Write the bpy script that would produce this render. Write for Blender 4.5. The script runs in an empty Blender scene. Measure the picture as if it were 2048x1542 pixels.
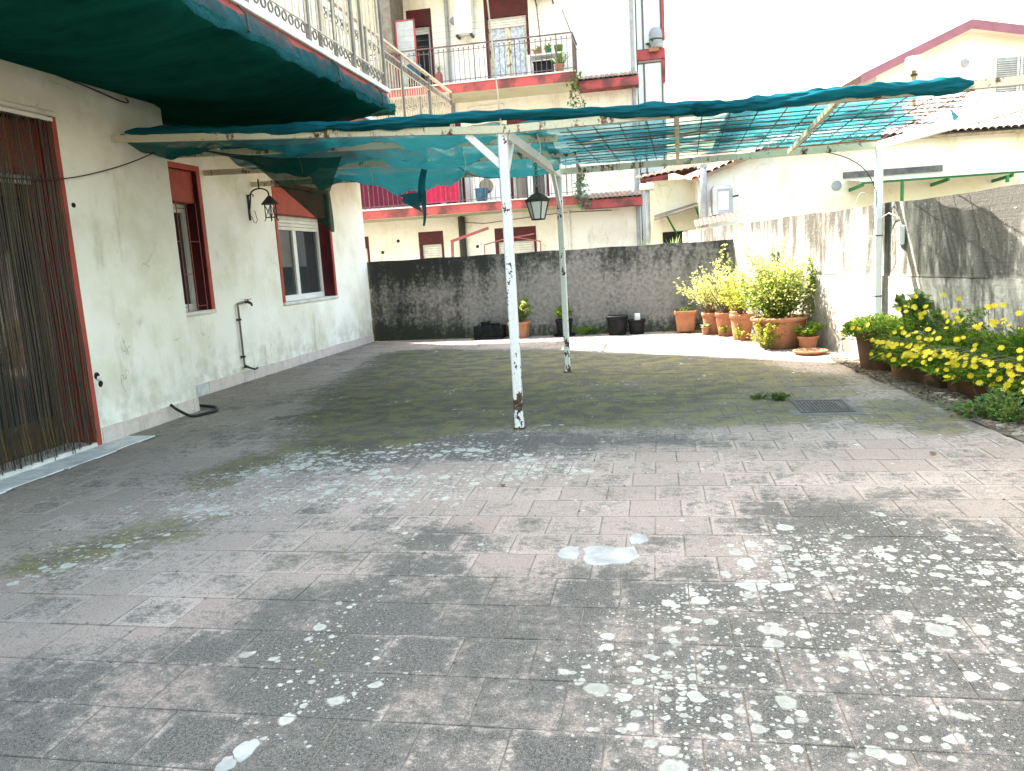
import bpy, math, random
import numpy as np
from mathutils import Vector, Matrix
random.seed(7); rng = np.random.default_rng(7)
sc = bpy.context.scene
COL = sc.collection

# ------------------------------------------------------------------ camera
cd = bpy.data.cameras.new('camera'); cam = bpy.data.objects.new('camera', cd); COL.objects.link(cam)
cd.sensor_fit = 'HORIZONTAL'; cd.sensor_width = 36.0; cd.lens = 36.0*1560/2048
cd.clip_end = 2000
rt = Vector((0.982, 0.181, -0.059)).normalized()
bk = Vector((0.189, -0.969, 0.158)); bk = (bk - rt*bk.dot(rt)).normalized()
up = bk.cross(rt)
mw = Matrix((rt, up, bk)).transposed().to_4x4(); mw.translation = (0, 0, 1.3)
cam.matrix_world = mw
sc.camera = cam

# ------------------------------------------------------------------ world, sun, exposure
SUN_DIR = Vector((0.62, -0.40, -1.0)).normalized()      # travel direction of the light
w = bpy.data.worlds.new('World'); sc.world = w; w.use_nodes = True
nt = w.node_tree; nt.nodes.clear()
sky = nt.nodes.new('ShaderNodeTexSky'); sky.sky_type = 'NISHITA'; sky.sun_disc = False
sky.sun_elevation = math.asin(-SUN_DIR.z)
sky.sun_rotation = math.atan2(-SUN_DIR.x, -SUN_DIR.y)
sky.air_density = 2.3; sky.dust_density = 5.3; sky.ozone_density = 0.5
bg = nt.nodes.new('ShaderNodeBackground'); bg.inputs[1].default_value = 0.15
wo = nt.nodes.new('ShaderNodeOutputWorld')
nt.links.new(sky.outputs[0], bg.inputs[0]); nt.links.new(bg.outputs[0], wo.inputs[0])
sd = bpy.data.lights.new('sun', 'SUN'); sd.energy = 4.8; sd.angle = math.radians(0.6); sd.color = (1, 0.95, 0.87)
so = bpy.data.objects.new('sun', sd); COL.objects.link(so)
so.rotation_euler = SUN_DIR.to_track_quat('-Z', 'Y').to_euler(); so.location = (-30, 20, 40)
vs = sc.view_settings; vs.view_transform = 'Standard'; vs.look = 'None'; vs.gamma = 1; vs.use_curve_mapping = False
vs.exposure = 2.8

# ------------------------------------------------------------------ helpers
class MB:
    def __init__(s): s.v = []; s.f = []
    def add(s, v, f):
        o = len(s.v); s.v += [tuple(p) for p in v]; s.f += [tuple(i+o for i in q) for q in f]; return s
    def box(s, x0, x1, y0, y1, z0, z1):
        v = [(x0,y0,z0),(x1,y0,z0),(x1,y1,z0),(x0,y1,z0),(x0,y0,z1),(x1,y0,z1),(x1,y1,z1),(x0,y1,z1)]
        return s.add(v, [(3,2,1,0),(4,5,6,7),(0,1,5,4),(1,2,6,5),(2,3,7,6),(3,0,4,7)])
    def bbox(s, x0, x1, y0, y1, z0, z1, b=0.01):
        # box with chamfered vertical and top/bottom edges
        def ring(z, i): return [(x0+i,y0+b,z),(x0+b,y0+i,z),(x1-b,y0+i,z),(x1-i,y0+b,z),(x1-i,y1-b,z),(x1-b,y1-i,z),(x0+b,y1-i,z),(x0+i,y1-b,z)]
        def ins(z): return [(x0+b,y0+b,z)]*2+[(x1-b,y0+b,z)]*2+[(x1-b,y1-b,z)]*2+[(x0+b,y1-b,z)]*2
        R = [ins(z0), ring(z0+b,0), ring(z1-b,0), ins(z1)]
        v = [p for r in R for p in r]; f = []
        for k in range(3):
            for j in range(8): f.append((k*8+j, k*8+(j+1)%8, k*8+8+(j+1)%8, k*8+8+j))
        f += [(0,6,4,2),(24,26,28,30)]
        return s.add(v, f)
    def beam(s, p0, p1, w, h=None, upv=(0,0,1)):
        h = w if h is None else h
        p0 = Vector(p0); p1 = Vector(p1); d = (p1-p0).normalized(); u = Vector(upv)
        if abs(d.dot(u)) > .98: u = Vector((1,0,0))
        a = d.cross(u).normalized(); b = a.cross(d)
        v = []
        for p in (p0, p1):
            for sx, sy in ((-1,-1),(1,-1),(1,1),(-1,1)): v.append(p + a*(sx*w/2) + b*(sy*h/2))
        return s.add(v, [(0,1,2,3),(7,6,5,4),(0,4,5,1),(1,5,6,2),(2,6,7,3),(3,7,4,0)])
    def tube(s, pts, r, n=6, cap=True):
        pts = [Vector(p) for p in pts]; m = len(pts); rs = r if isinstance(r, (list, tuple)) else [r]*m
        v = []; prev = None
        for i, p in enumerate(pts):
            d = (pts[min(i+1,m-1)]-pts[max(i-1,0)]).normalized()
            if prev is None:
                u = Vector((0,0,1)) if abs(d.z) < .9 else Vector((1,0,0))
                a = d.cross(u).normalized()
            else:
                a = (prev - d*prev.dot(d)); a = a.normalized() if a.length > 1e-6 else d.orthogonal().normalized()
            prev = a; b = d.cross(a)
            for k in range(n):
                t = 2*math.pi*k/n; v.append(p + (a*math.cos(t)+b*math.sin(t))*rs[i])
        f = []
        for i in range(m-1):
            for k in range(n): f.append((i*n+k, i*n+(k+1)%n, (i+1)*n+(k+1)%n, (i+1)*n+k))
        if cap: f.append(tuple(range(n-1,-1,-1))); f.append(tuple((m-1)*n+k for k in range(n)))
        return s.add(v, f)
    def lathe(s, prof, c, n=20, sx=1, sy=1):
        v = []; f = []; m = len(prof)
        for (r, z) in prof:
            for k in range(n):
                t = 2*math.pi*k/n; v.append((c[0]+r*sx*math.cos(t), c[1]+r*sy*math.sin(t), c[2]+z))
        for i in range(m-1):
            for k in range(n): f.append((i*n+k, i*n+(k+1)%n, (i+1)*n+(k+1)%n, (i+1)*n+k))
        return s.add(v, f)
    def sqlathe(s, prof, c, rot=0, asp=1.0):
        return s.add(*_sq(prof, c, rot, asp))
    def grid(s, fn, nu, nv):
        v = [fn(i/nu, j/nv) for j in range(nv+1) for i in range(nu+1)]
        f = [(j*(nu+1)+i, j*(nu+1)+i+1, (j+1)*(nu+1)+i+1, (j+1)*(nu+1)+i) for j in range(nv) for i in range(nu)]
        return s.add(v, f)
    def mesh(s, name, smooth=False):
        me = bpy.data.meshes.new(name); me.from_pydata(s.v, [], s.f); me.update()
        if smooth:
            me.polygons.foreach_set('use_smooth', [True]*len(me.polygons))
        return me
def _sq(prof, c, rot, asp):
    v = []; f = []; ca, sa = math.cos(rot), math.sin(rot); n = 8
    for (r, z) in prof:
        b = r*.12
        for (x, y) in ((-r,-r+b),(-r+b,-r),(r-b,-r),(r,-r+b),(r,r-b),(r-b,r),(-r+b,r),(-r,r-b)):
            x *= asp; v.append((c[0]+x*ca-y*sa, c[1]+x*sa+y*ca, c[2]+z))
    for i in range(len(prof)-1):
        for k in range(n): f.append((i*n+k, i*n+(k+1)%n, (i+1)*n+(k+1)%n, (i+1)*n+k))
    return v, f

def wpos(o):
    p = Vector((0,0,0))
    while o is not None: p += o.location; o = o.parent
    return p
def link(o, parent=None):
    COL.objects.link(o)
    if parent is not None:
        o.parent = parent
        if parent.type == 'EMPTY': o.matrix_parent_inverse = Matrix.Translation(-parent.location)
    return o
def tag(o, label=None, cat=None, group=None, kind=None):
    if label: o['label'] = label
    if cat: o['category'] = cat
    if group: o['group'] = group
    if kind: o['kind'] = kind
    return o
def thing(name, label, cat, loc, group=None):
    o = bpy.data.objects.new(name, None); o.location = loc; o.empty_display_size = .1; COL.objects.link(o)
    return tag(o, label, cat, group)
def part(name, mb, mat, parent=None, smooth=False, kind=None, label=None):
    me = mb if isinstance(mb, bpy.types.Mesh) else mb.mesh(name, smooth)
    if mat is not None and len(me.materials) == 0: me.materials.append(mat)
    o = bpy.data.objects.new(name, me); link(o, parent)
    if kind: o['kind'] = kind
    if label: o['label'] = label
    return o
def inst(name, me, loc, parent=None, rot=(0,0,0), scale=(1,1,1), label=None):
    o = bpy.data.objects.new(name, me); link(o, parent); o.location = loc; o.rotation_euler = rot; o.scale = scale
    if label: o['label'] = label
    return o

# ------------------------------------------------------------------ materials
def N(nt, t, **kw):
    n = nt.nodes.new(t)
    for k, v in kw.items():
        if k.startswith('i_'):
            key = k[2:]; key = int(key) if key.isdigit() else key
            n.inputs[key].default_value = v
        else: setattr(n, k, v)
    return n
class G:
    """small node-graph helper"""
    def __init__(s, name):
        s.m = bpy.data.materials.new(name); s.m.use_nodes = True; s.nt = s.m.node_tree
        s.nt.nodes.clear(); s.out = s.nt.nodes.new('ShaderNodeOutputMaterial')
        s.pos = s.nt.nodes.new('ShaderNodeNewGeometry').outputs['Position']
    def L(s, a, b): s.nt.links.new(a, b)
    def setin(s, n, i, v):
        if isinstance(v, bpy.types.NodeSocket): s.L(v, n.inputs[i])
        else: n.inputs[i].default_value = v
    def scale(s, v=(1,1,1), src=None):
        n = N(s.nt, 'ShaderNodeVectorMath', operation='MULTIPLY'); s.L(src or s.pos, n.inputs[0]); n.inputs[1].default_value = v; return n.outputs[0]
    def noise(s, sc=5., detail=4., rough=.6, vec=None, dist=0.):
        n = N(s.nt, 'ShaderNodeTexNoise'); n.inputs['Scale'].default_value = sc; n.inputs['Detail'].default_value = detail
        n.inputs['Roughness'].default_value = rough; n.inputs['Distortion'].default_value = dist
        s.L(vec or s.pos, n.inputs['Vector']); return n.outputs['Fac']
    def math(s, op, a, b=0., c=0., clamp=False):
        n = N(s.nt, 'ShaderNodeMath', operation=op, use_clamp=clamp)
        s.setin(n, 0, a); s.setin(n, 1, b); s.setin(n, 2, c); return n.outputs[0]
    def ramp(s, x, lo, hi, a=0., b=1., smooth=True):
        n = N(s.nt, 'ShaderNodeMapRange'); n.interpolation_type = 'SMOOTHSTEP' if smooth else 'LINEAR'; n.clamp = True
        s.setin(n, 0, x); n.inputs[1].default_value = lo; n.inputs[2].default_value = hi; n.inputs[3].default_value = a; n.inputs[4].default_value = b
        return n.outputs[0]
    def mix(s, f, a, b):
        n = N(s.nt, 'ShaderNodeMix', data_type='RGBA'); s.setin(n, 0, f)
        for i, v in ((6, a), (7, b)):
            if isinstance(v, bpy.types.NodeSocket): s.L(v, n.inputs[i])
            else: n.inputs[i].default_value = (*v, 1) if len(v) == 3 else v
        return n.outputs[2]
    def sep(s, v=None):
        n = N(s.nt, 'ShaderNodeSeparateXYZ'); s.L(v or s.pos, n.inputs[0]); return n.outputs
    def bsdf(s, col, rough=.8, metal=0., bump=None, bstr=.3, bdist=.01, spec=.3, **kw):
        p = N(s.nt, 'ShaderNodeBsdfPrincipled'); s.p = p
        if isinstance(col, bpy.types.NodeSocket): s.L(col, p.inputs['Base Color'])
        else: p.inputs['Base Color'].default_value = (*col, 1)
        s.setin(p, 'Roughness', rough); p.inputs['Metallic'].default_value = metal; p.inputs['Specular IOR Level'].default_value = spec
        for k, v in kw.items(): p.inputs[k].default_value = v
        if bump is not None:
            b = N(s.nt, 'ShaderNodeBump'); b.inputs['Strength'].default_value = bstr; b.inputs['Distance'].default_value = bdist
            s.L(bump, b.inputs['Height']); s.L(b.outputs[0], p.inputs['Normal'])
        s.L(p.outputs[0], s.out.inputs[0]); return s.m
def simple(name, c, c2=None, sc=8., rough=.7, metal=0., bstr=.15, lo=.35, hi=.7, spec=.3, fine=60., **kw):
    g = G(name); n1 = g.noise(sc, 5); c2 = c2 or tuple(v*.72 for v in c)
    col = g.mix(g.ramp(n1, lo, hi), c, c2)
    n2 = g.noise(fine, 3)
    col = g.mix(g.ramp(n2, .35, .7, 0, .22), col, tuple(v*.55 for v in c))
    return g.bsdf(col, rough, metal, bump=n2, bstr=bstr, bdist=.004, spec=spec, **kw)

def m_plaster(name, base, stain, dirt, zlo=None, zhi=None, amt=1.):
    g = G(name); z = g.sep()[2]
    n1 = g.noise(1.3, 5, .65); n2 = g.noise(6, 5); st = g.noise(5, 4, .6, g.scale((1, 1, .18))); n3 = g.noise(45, 3)
    f = g.ramp(n1, .4, .72, 0, .75*amt)
    if zhi is not None: f = g.math('ADD', f, g.math('MULTIPLY', g.ramp(z, zlo, zhi, 0, .8), g.ramp(n2, .25, .6, .4, 1)), clamp=True)
    col = g.mix(f, base, stain)
    col = g.mix(g.math('MULTIPLY', g.ramp(st, .55, .8, 0, .55*amt), g.ramp(n1, .35, .6)), col, dirt)
    col = g.mix(g.ramp(n2, .62, .8, 0, .35*amt), col, dirt)
    col = g.mix(g.ramp(n3, .66, .8, 0, .25*amt), col, dirt)
    low = g.math('MULTIPLY', g.ramp(z, .12, .7, .5, 0), g.ramp(n2, .38, .65))
    col = g.mix(low, col, dirt)
    # hairline cracks, only here and there
    wv = N(g.nt, 'ShaderNodeVectorMath', operation='MULTIPLY_ADD'); nz = N(g.nt, 'ShaderNodeTexNoise'); nz.inputs['Scale'].default_value = 4; nz.inputs['Detail'].default_value = 5; g.L(g.pos, nz.inputs['Vector'])
    g.L(nz.outputs['Color'], wv.inputs[0]); wv.inputs[1].default_value = (.35,.35,.35); g.L(g.pos, wv.inputs[2])
    vo = N(g.nt, 'ShaderNodeTexVoronoi', feature='DISTANCE_TO_EDGE'); vo.inputs['Scale'].default_value = 1.1; g.L(wv.outputs[0], vo.inputs['Vector'])
    cr = g.math('MULTIPLY', g.ramp(vo.outputs['Distance'], .0015, .006, 1, 0), g.ramp(n1, .52, .62))
    col = g.mix(g.math('MULTIPLY', cr, .55), col, tuple(c*.6 for c in dirt))
    # worn, knocked patches showing grey render
    pt = g.math('MULTIPLY', g.ramp(g.noise(2.7, 6, .75), .66, .69), g.ramp(n2, .45, .6))
    col = g.mix(g.math('MULTIPLY', pt, .55*amt), col, (.45,.43,.39))
    h = g.math('SUBTRACT', g.math('ADD', g.math('MULTIPLY', n3, .35), n2), g.math('MULTIPLY', cr, .8))
    return g.bsdf(col, .9, bump=h, bstr=.3, bdist=.012, spec=.15)

M = {}
M['plaster'] = m_plaster('white_plaster', (.86,.85,.80), (.68,.66,.54), (.38,.35,.27), 2.0, 3.0, 1.2)
M['plaster_far'] = m_plaster('cream_plaster', (.76,.72,.60), (.60,.55,.38), (.30,.28,.22))
M['plaster_white'] = m_plaster('pale_plaster', (.80,.79,.75), (.62,.58,.48), (.33,.31,.27))
M['plaster_yellow'] = m_plaster('yellow_plaster', (.80,.77,.63), (.72,.66,.44), (.33,.30,.22))
M['soffit'] = m_plaster('soffit_paint', (.66,.61,.44), (.50,.45,.30), (.25,.22,.16))

def m_backwall():
    g = G('dark_stained_concrete'); xyz = g.sep(); z = xyz[2]; x = xyz[0]
    st = g.noise(3.6, 6, .7, g.scale((1, 1, .13))); n1 = g.noise(2.2, 6, .7); n2 = g.noise(17, 5, .7); n3 = g.noise(90, 3)
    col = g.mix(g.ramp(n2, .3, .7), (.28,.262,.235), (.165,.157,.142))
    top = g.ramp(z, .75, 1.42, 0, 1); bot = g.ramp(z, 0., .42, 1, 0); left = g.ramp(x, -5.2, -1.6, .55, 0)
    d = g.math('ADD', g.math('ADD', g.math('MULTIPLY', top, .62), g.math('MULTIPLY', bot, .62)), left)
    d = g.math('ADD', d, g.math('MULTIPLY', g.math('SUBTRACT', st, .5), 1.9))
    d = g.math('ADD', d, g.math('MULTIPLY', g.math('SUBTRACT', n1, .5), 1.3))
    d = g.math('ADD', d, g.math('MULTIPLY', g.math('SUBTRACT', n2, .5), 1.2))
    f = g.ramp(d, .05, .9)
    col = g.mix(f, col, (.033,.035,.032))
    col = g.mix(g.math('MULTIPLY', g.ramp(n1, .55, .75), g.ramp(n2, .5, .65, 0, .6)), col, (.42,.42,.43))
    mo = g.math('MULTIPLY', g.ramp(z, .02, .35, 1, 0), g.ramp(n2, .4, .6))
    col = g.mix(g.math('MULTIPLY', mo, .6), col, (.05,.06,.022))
    h = g.math('ADD', g.math('MULTIPLY', n3, .5), n2)
    return g.bsdf(col, .92, bump=h, bstr=.5, bdist=.02, spec=.15)
M['backwall'] = m_backwall()
def m_rightwall():
    g = G('board_marked_concrete'); xyz = g.sep(); z = xyz[2]; y = xyz[1]
    st = g.noise(13, 4, .6, g.scale((1, 1, .09))); st2 = g.noise(2.6, 5, .65, g.scale((1, 1, .4))); n2 = g.noise(20, 5, .7); n3 = g.noise(110, 3)
    col = g.mix(g.ramp(n2, .3, .72), (.42,.395,.355), (.30,.28,.25))
    upz = g.ramp(z, .86, .96, 0, 1)
    d = g.math('ADD', g.math('MULTIPLY', upz, .55), g.math('MULTIPLY', g.math('SUBTRACT', st, .5), 1.5))
    d = g.math('ADD', d, g.math('MULTIPLY', g.math('SUBTRACT', st2, .5), 2.8))
    d = g.math('ADD', d, g.math('MULTIPLY', g.ramp(z, 1.2, 1.68), .25))
    d = g.math('ADD', d, g.ramp(y, 8.6, 7.4, 0, .35))  # concrete painted darker towards the near end, where the net's shade falls
    d = g.math('ADD', d, g.math('MULTIPLY', g.ramp(z, .0, .5, 1, 0), .35))
    col = g.mix(g.ramp(d, .12, .95), col, (.085,.08,.07))
    brd = g.noise(3, 1, .5, g.scale((.15, .15, 22)))
    col = g.mix(g.ramp(brd, .55, .75, 0, .10), col, (.16,.15,.13))
    col = g.mix(g.math('MULTIPLY', g.ramp(z, .75, .1), g.ramp(st2, .45, .7, 0, .55)), col, (.17,.17,.09))
    col = g.mix(g.math('MULTIPLY', g.ramp(n2, .6, .72), .4), col, (.55,.54,.5))
    h = g.math('ADD', g.math('MULTIPLY', n3, .4), g.math('ADD', n2, g.math('MULTIPLY', brd, .2)))
    return g.bsdf(col, .92, bump=h, bstr=.5, bdist=.02, spec=.15)
M['rightwall'] = m_rightwall()

def m_tile():
    g = G('weathered_terrace_tile')
    at = N(g.nt, 'ShaderNodeAttribute'); at.attribute_name = 'mask'
    s = N(g.nt, 'ShaderNodeSeparateColor'); g.L(at.outputs['Color'], s.inputs[0])
    dk, li, mo = s.outputs; rnd = at.outputs['Alpha']
    fl = g.scale((1, 1, 0)); xyz = g.sep()
    n0 = g.noise(1.1, 4, .6, fl); n1 = g.noise(4.5, 5, .65, fl); n2 = g.noise(22, 5, .75, fl); n3 = g.noise(95, 4, .75, fl); n4 = g.noise(330, 2, .6, fl)
    # distance to the edge of the slab (running bond, 26 cm)
    row = g.math('DIVIDE', g.math('ADD', xyz[1], 1.15), .26); par = g.math('MULTIPLY', g.math('MODULO', g.math('FLOOR', row), 2.), .5)
    fu = g.math('FRACT', g.math('SUBTRACT', g.math('ADD', g.math('DIVIDE', g.math('ADD', xyz[0], 5.25), .26), 10.), par)); fv = g.math('FRACT', row)
    ed = g.math('MINIMUM', g.math('MINIMUM', fu, g.math('SUBTRACT', 1., fu)), g.math('MINIMUM', fv, g.math('SUBTRACT', 1., fv)))
    edn = g.math('ADD', ed, g.math('MULTIPLY', g.math('SUBTRACT', n2, .5), .22))
    rim = g.ramp(edn, .02, .16, 1, 0)
    base = g.mix(rnd, (.240,.192,.163), (.345,.292,.253))
    base = g.mix(g.ramp(n1, .35, .7, 0, .7), base, (.30,.262,.225))
    base = g.mix(g.ramp(n0, .42, .62, 0, .5), base, (.235,.205,.172))
    base = g.mix(g.ramp(n2, .5, .72, 0, .5), base, (.19,.165,.15))
    base = g.mix(g.ramp(n3, .48, .60, 0, .6), base, (.15,.125,.115))
    base = g.mix(g.ramp(n4, .54, .66, 0, .6), base, (.46,.42,.365))
    # dark crust of old lichen, thinner along the slab edges
    d = g.math('MULTIPLY_ADD', dk, 1.3, -.56)
    for n, k in ((n0, 1.3), (n1, 1.7), (n2, 2.2), (n3, 2.6)):
        d = g.math('ADD', d, g.math('MULTIPLY', g.math('SUBTRACT', n, .5), k))
    d = g.math('ADD', d, g.math('MULTIPLY', g.math('SUBTRACT', rnd, .5), .5))
    d = g.math('SUBTRACT', d, g.math('MULTIPLY', rim, g.ramp(rnd, .3, .8, .0, .5)))
    dcol = g.mix(g.ramp(n3, .40, .62), (.026,.026,.024), (.115,.112,.100))
    dcol = g.mix(g.ramp(n4, .54, .66, 0, .75), dcol, (.27,.262,.235))
    col = g.mix(g.ramp(d, -.40, .50, 0, .94), base, dcol)
    # moss and grey-green algae
    m = g.math('MULTIPLY_ADD', mo, 1.0, -.52)
    for n, k in ((n0, 1.5), (n1, 1.3), (n2, 1.6)):
        m = g.math('ADD', m, g.math('MULTIPLY', g.math('SUBTRACT', n, .5), k))
    mcol = g.mix(g.ramp(n1, .4, .62), (.045,.049,.036), (.135,.120,.050)); mcol = g.mix(g.ramp(n3, .45, .65, 0, .6), mcol, (.20,.19,.13))
    col = g.mix(g.ramp(m, -.25, .45, 0, .85), col, mcol)
    # dirt gathering in the joints
    col = g.mix(g.math('MULTIPLY', g.ramp(ed, .008, .03, 1, 0), g.ramp(n1, .42, .66, .0, .5)), col, (.085,.078,.06))
    # pale lichen rosettes, several sizes
    wv = N(g.nt, 'ShaderNodeVectorMath', operation='MULTIPLY_ADD')
    nz = N(g.nt, 'ShaderNodeTexNoise'); nz.inputs['Scale'].default_value = 34; nz.inputs['Detail'].default_value = 5; nz.inputs['Roughness'].default_value = .7; g.L(fl, nz.inputs['Vector'])
    g.L(nz.outputs['Color'], wv.inputs[0]); wv.inputs[1].default_value = (.020,.020,0); g.L(fl, wv.inputs[2])
    clus = g.noise(1.7, 4, .65, fl)
    for scl, rmax, thr, seed in ((9, .50, .26, 0), (14, .50, .20, 3.7), (24, .48, .20, 6.3), (55, .46, .16, 9.1)):
        off = N(g.nt, 'ShaderNodeVectorMath', operation='ADD'); g.L(wv.outputs[0], off.inputs[0]); off.inputs[1].default_value = (seed, seed*.7, 0)
        vo = N(g.nt, 'ShaderNodeTexVoronoi', voronoi_dimensions='2D', feature='F1'); vo.inputs['Scale'].default_value = scl; g.L(off.outputs[0], vo.inputs['Vector'])
        rs = N(g.nt, 'ShaderNodeSeparateColor'); g.L(vo.outputs['Color'], rs.inputs[0])
        amt = g.math('ADD', g.math('MULTIPLY', li, .72), g.math('MULTIPLY', g.math('SUBTRACT', clus, .5), 2.2))
        present = g.math('SUBTRACT', amt, g.math('MULTIPLY_ADD', rs.outputs[0], 1.0, thr-.12))
        r = g.math('MULTIPLY', g.ramp(present, 0, .4, .0, 1.0, False), g.math('MULTIPLY_ADD', rs.outputs[1], rmax*.75, rmax*.25))
        e = g.math('SUBTRACT', r, vo.outputs['Distance'])
        e = g.math('ADD', e, g.math('MULTIPLY', g.math('SUBTRACT', n3, .5), .20))
        inside = g.ramp(e, -.03, .08)
        core = g.ramp(e, .06, .28)
        lc = g.mix(rs.outputs[2], (.49,.485,.42), (.34,.345,.295)); lc = g.mix(g.math('MULTIPLY', core, .8), lc, (.29,.30,.265)); lc = g.mix(g.ramp(n3, .48, .66, 0, .45), lc, (.22,.225,.20))
        col = g.mix(g.math('MULTIPLY', inside, g.math('MULTIPLY_ADD', rs.outputs[2], -.25, .95)), col, lc)
    h = g.math('ADD', g.math('MULTIPLY', n3, .7), g.math('ADD', g.math('MULTIPLY', n4, .3), g.math('MULTIPLY', g.ramp(ed, .0, .05), .5)))
    return g.bsdf(col, .93, bump=h, bstr=.6, bdist=.006, spec=.15)
M['tile'] = m_tile()
M['grout'] = simple('dirty_joint', (.22,.18,.16), (.10,.10,.075), 14, .95, lo=.4, hi=.6)
M['soil'] = simple('dry_soil', (.10,.075,.05), (.05,.04,.03), 9, .98, bstr=.6)
M['earth'] = simple('dull_earth', (.13,.115,.09), (.08,.075,.055), 2, .98)
M['red'] = simple('red_paint', (.40,.075,.055), (.30,.055,.042), 5, .6)
M['darkred'] = simple('dark_red_paint', (.085,.010,.013), (.05,.008,.009), 5, .6)
M['fascia'] = simple('salmon_red_paint', (.38,.085,.07), (.33,.085,.075), 1.6, .85, lo=.42, hi=.62)
M['fascia_far'] = simple('weathered_red_paint', (.42,.085,.085), (.13,.055,.05), 1.9, .85, lo=.44, hi=.62)
M['marble'] = simple('pale_marble', (.72,.71,.68), (.52,.52,.49), 4, .45)
M['skirt'] = simple('pink_skirting_tile', (.66,.57,.54), (.52,.46,.43), 9, .5)
M['skirt_white'] = simple('white_skirting_tile', (.66,.66,.65), (.45,.46,.46), 9, .5)
def m_chip(name, paint, rust, lo, hi, zmul=0.):
    g = G(name); z = g.sep()[2]; n1 = g.noise(9, 5, .7, g.scale((1, 1, .55))); n2 = g.noise(55, 4)
    v = g.math('ADD', n1, g.math('MULTIPLY', g.math('SUBTRACT', n2, .5), .22))
    if zmul: v = g.math('ADD', v, g.ramp(z, .75, .0, 0, zmul))
    f = g.ramp(v, lo, hi)
    rc = g.mix(g.ramp(n2, .4, .6), rust, tuple(c*.35 for c in rust))
    pc = g.mix(g.ramp(n2, .4, .75, 0, .4), paint, tuple(c*.7 for c in paint))
    return g.bsdf(g.mix(f, pc, rc), .6, bump=g.math('SUBTRACT', n2, f), bstr=.3, bdist=.003)
M['post'] = m_chip('chipped_white_paint', (.74,.74,.72), (.10,.055,.04), .585, .605, .115)
M['beam'] = m_chip('rusty_cream_paint', (.62,.58,.42), (.22,.11,.05), .54, .62)
M['beam_white'] = m_chip('clean_white_paint', (.82,.82,.80), (.30,.20,.12), .72, .78)
M['rust'] = simple('rusty_rod', (.10,.06,.04), (.05,.035,.03), 20, .85)
M['wood'] = simple('weathered_wood', (.36,.27,.15), (.20,.14,.08), 12, .85)
def m_net(name, c, tr, transp, stripe=0.):
    g = G(name); n1 = g.noise(6, 4, .6); n2 = g.noise(60, 3, .6, g.scale((1, 6, 1)))
    ns = g.noise(3.5, 5, .6, g.scale((.28, 2.6, 1.2)))
    col = g.mix(g.ramp(n1, .3, .75), c, tuple(v*.55 for v in c))
    col = g.mix(g.ramp(ns, .35, .7), col, tuple(v*1.25 for v in c))
    dif = N(g.nt, 'ShaderNodeBsdfDiffuse'); g.L(col, dif.inputs[0])
    tl = N(g.nt, 'ShaderNodeBsdfTranslucent'); tl.inputs[0].default_value = (*tr, 1)
    m1 = N(g.nt, 'ShaderNodeMixShader'); m1.inputs[0].default_value = .5; g.L(dif.outputs[0], m1.inputs[1]); g.L(tl.outputs[0], m1.inputs[2])
    tp = N(g.nt, 'ShaderNodeBsdfTransparent'); tp.inputs[0].default_value = (.85, .95, .95, 1)
    m2 = N(g.nt, 'ShaderNodeMixShader')
    t = g.ramp(g.math('ADD', g.math('MULTIPLY', n1, .5), g.math('MULTIPLY', n2, .5)), .3, .7, transp*.6, transp*1.4)
    if stripe: t = g.math('MULTIPLY', t, g.ramp(ns, .36, .66, 1-stripe, 1+stripe))
    g.L(t, m2.inputs[0])
    g.L(m1.outputs[0], m2.inputs[1]); g.L(tp.outputs[0], m2.inputs[2]); g.L(m2.outputs[0], g.out.inputs[0])
    return g.m
M['net'] = m_net('teal_shade_net', (.028,.13,.145), (.035,.17,.185), .24, .9)
M['net_swag'] = m_net('sagging_teal_net', (.018,.135,.135), (.028,.185,.18), .16, .8)
M['net_roll'] = m_net('rolled_teal_net', (.015,.15,.19), (.01,.12,.14), .03)
M['net_dark'] = m_net('green_shade_net', (.012,.125,.090), (.010,.10,.065), .02)
M['net_flap'] = m_net('torn_green_net', (.008,.05,.036), (.01,.07,.045), .14)
M['rope'] = simple('pale_rope', (.62,.60,.52), None, 30, .9)
M['railpaint'] = simple('beige_rail_paint', (.62,.52,.38), (.42,.35,.26), 9, .55)
M['railgrey'] = simple('grey_brown_iron', (.20,.17,.14), (.12,.10,.085), 9, .55)
M['iron'] = simple('black_iron', (.028,.027,.024), (.05,.042,.03), 14, .6)
M['farrail'] = simple('mauve_brown_iron', (.17,.105,.105), (.10,.06,.06), 9, .55)
M['black'] = simple('black_plastic', (.010,.011,.013), (.018,.019,.021), 10, .7, spec=.15)
M['hose'] = simple('black_rubber', (.02,.02,.022), None, 20, .5)
M['pvc'] = simple('white_pvc', (.80,.80,.78), (.70,.70,.68), 6, .4)
M['shutter'] = simple('cream_shutter', (.74,.73,.68), (.62,.61,.56), 6, .5)
M['greypipe'] = simple('grey_pipe', (.36,.37,.38), (.24,.25,.26), 6, .6)
M['ac'] = simple('weathered_grey_casing', (.36,.38,.41), (.26,.28,.30), 4, .5)
M['tile_red'] = simple('small_red_tile', (.24,.085,.06), (.16,.07,.05), 6, .9)
M['mould'] = simple('black_mould', (.16,.15,.135), (.08,.075,.07), 7, .95)
M['alu'] = simple('white_enamel', (.80,.81,.82), (.70,.71,.72), 4, .35)
g = G('window_glass'); M['glass'] = g.bsdf((.035,.042,.045), .05, spec=.9)
g = G('frosted_glass'); M['frost'] = g.bsdf(g.mix(g.noise(8), (.74,.78,.79), (.62,.67,.69)), .35)
g = G('lace_curtain'); M['lace'] = g.bsdf(g.mix(g.ramp(g.noise(14, 5), .4, .62), (.62,.65,.70), (.34,.39,.48)), .8)
M['darkhole'] = simple('dark_interior', (.015,.013,.011), (.025,.02,.016), 6, .95)
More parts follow.
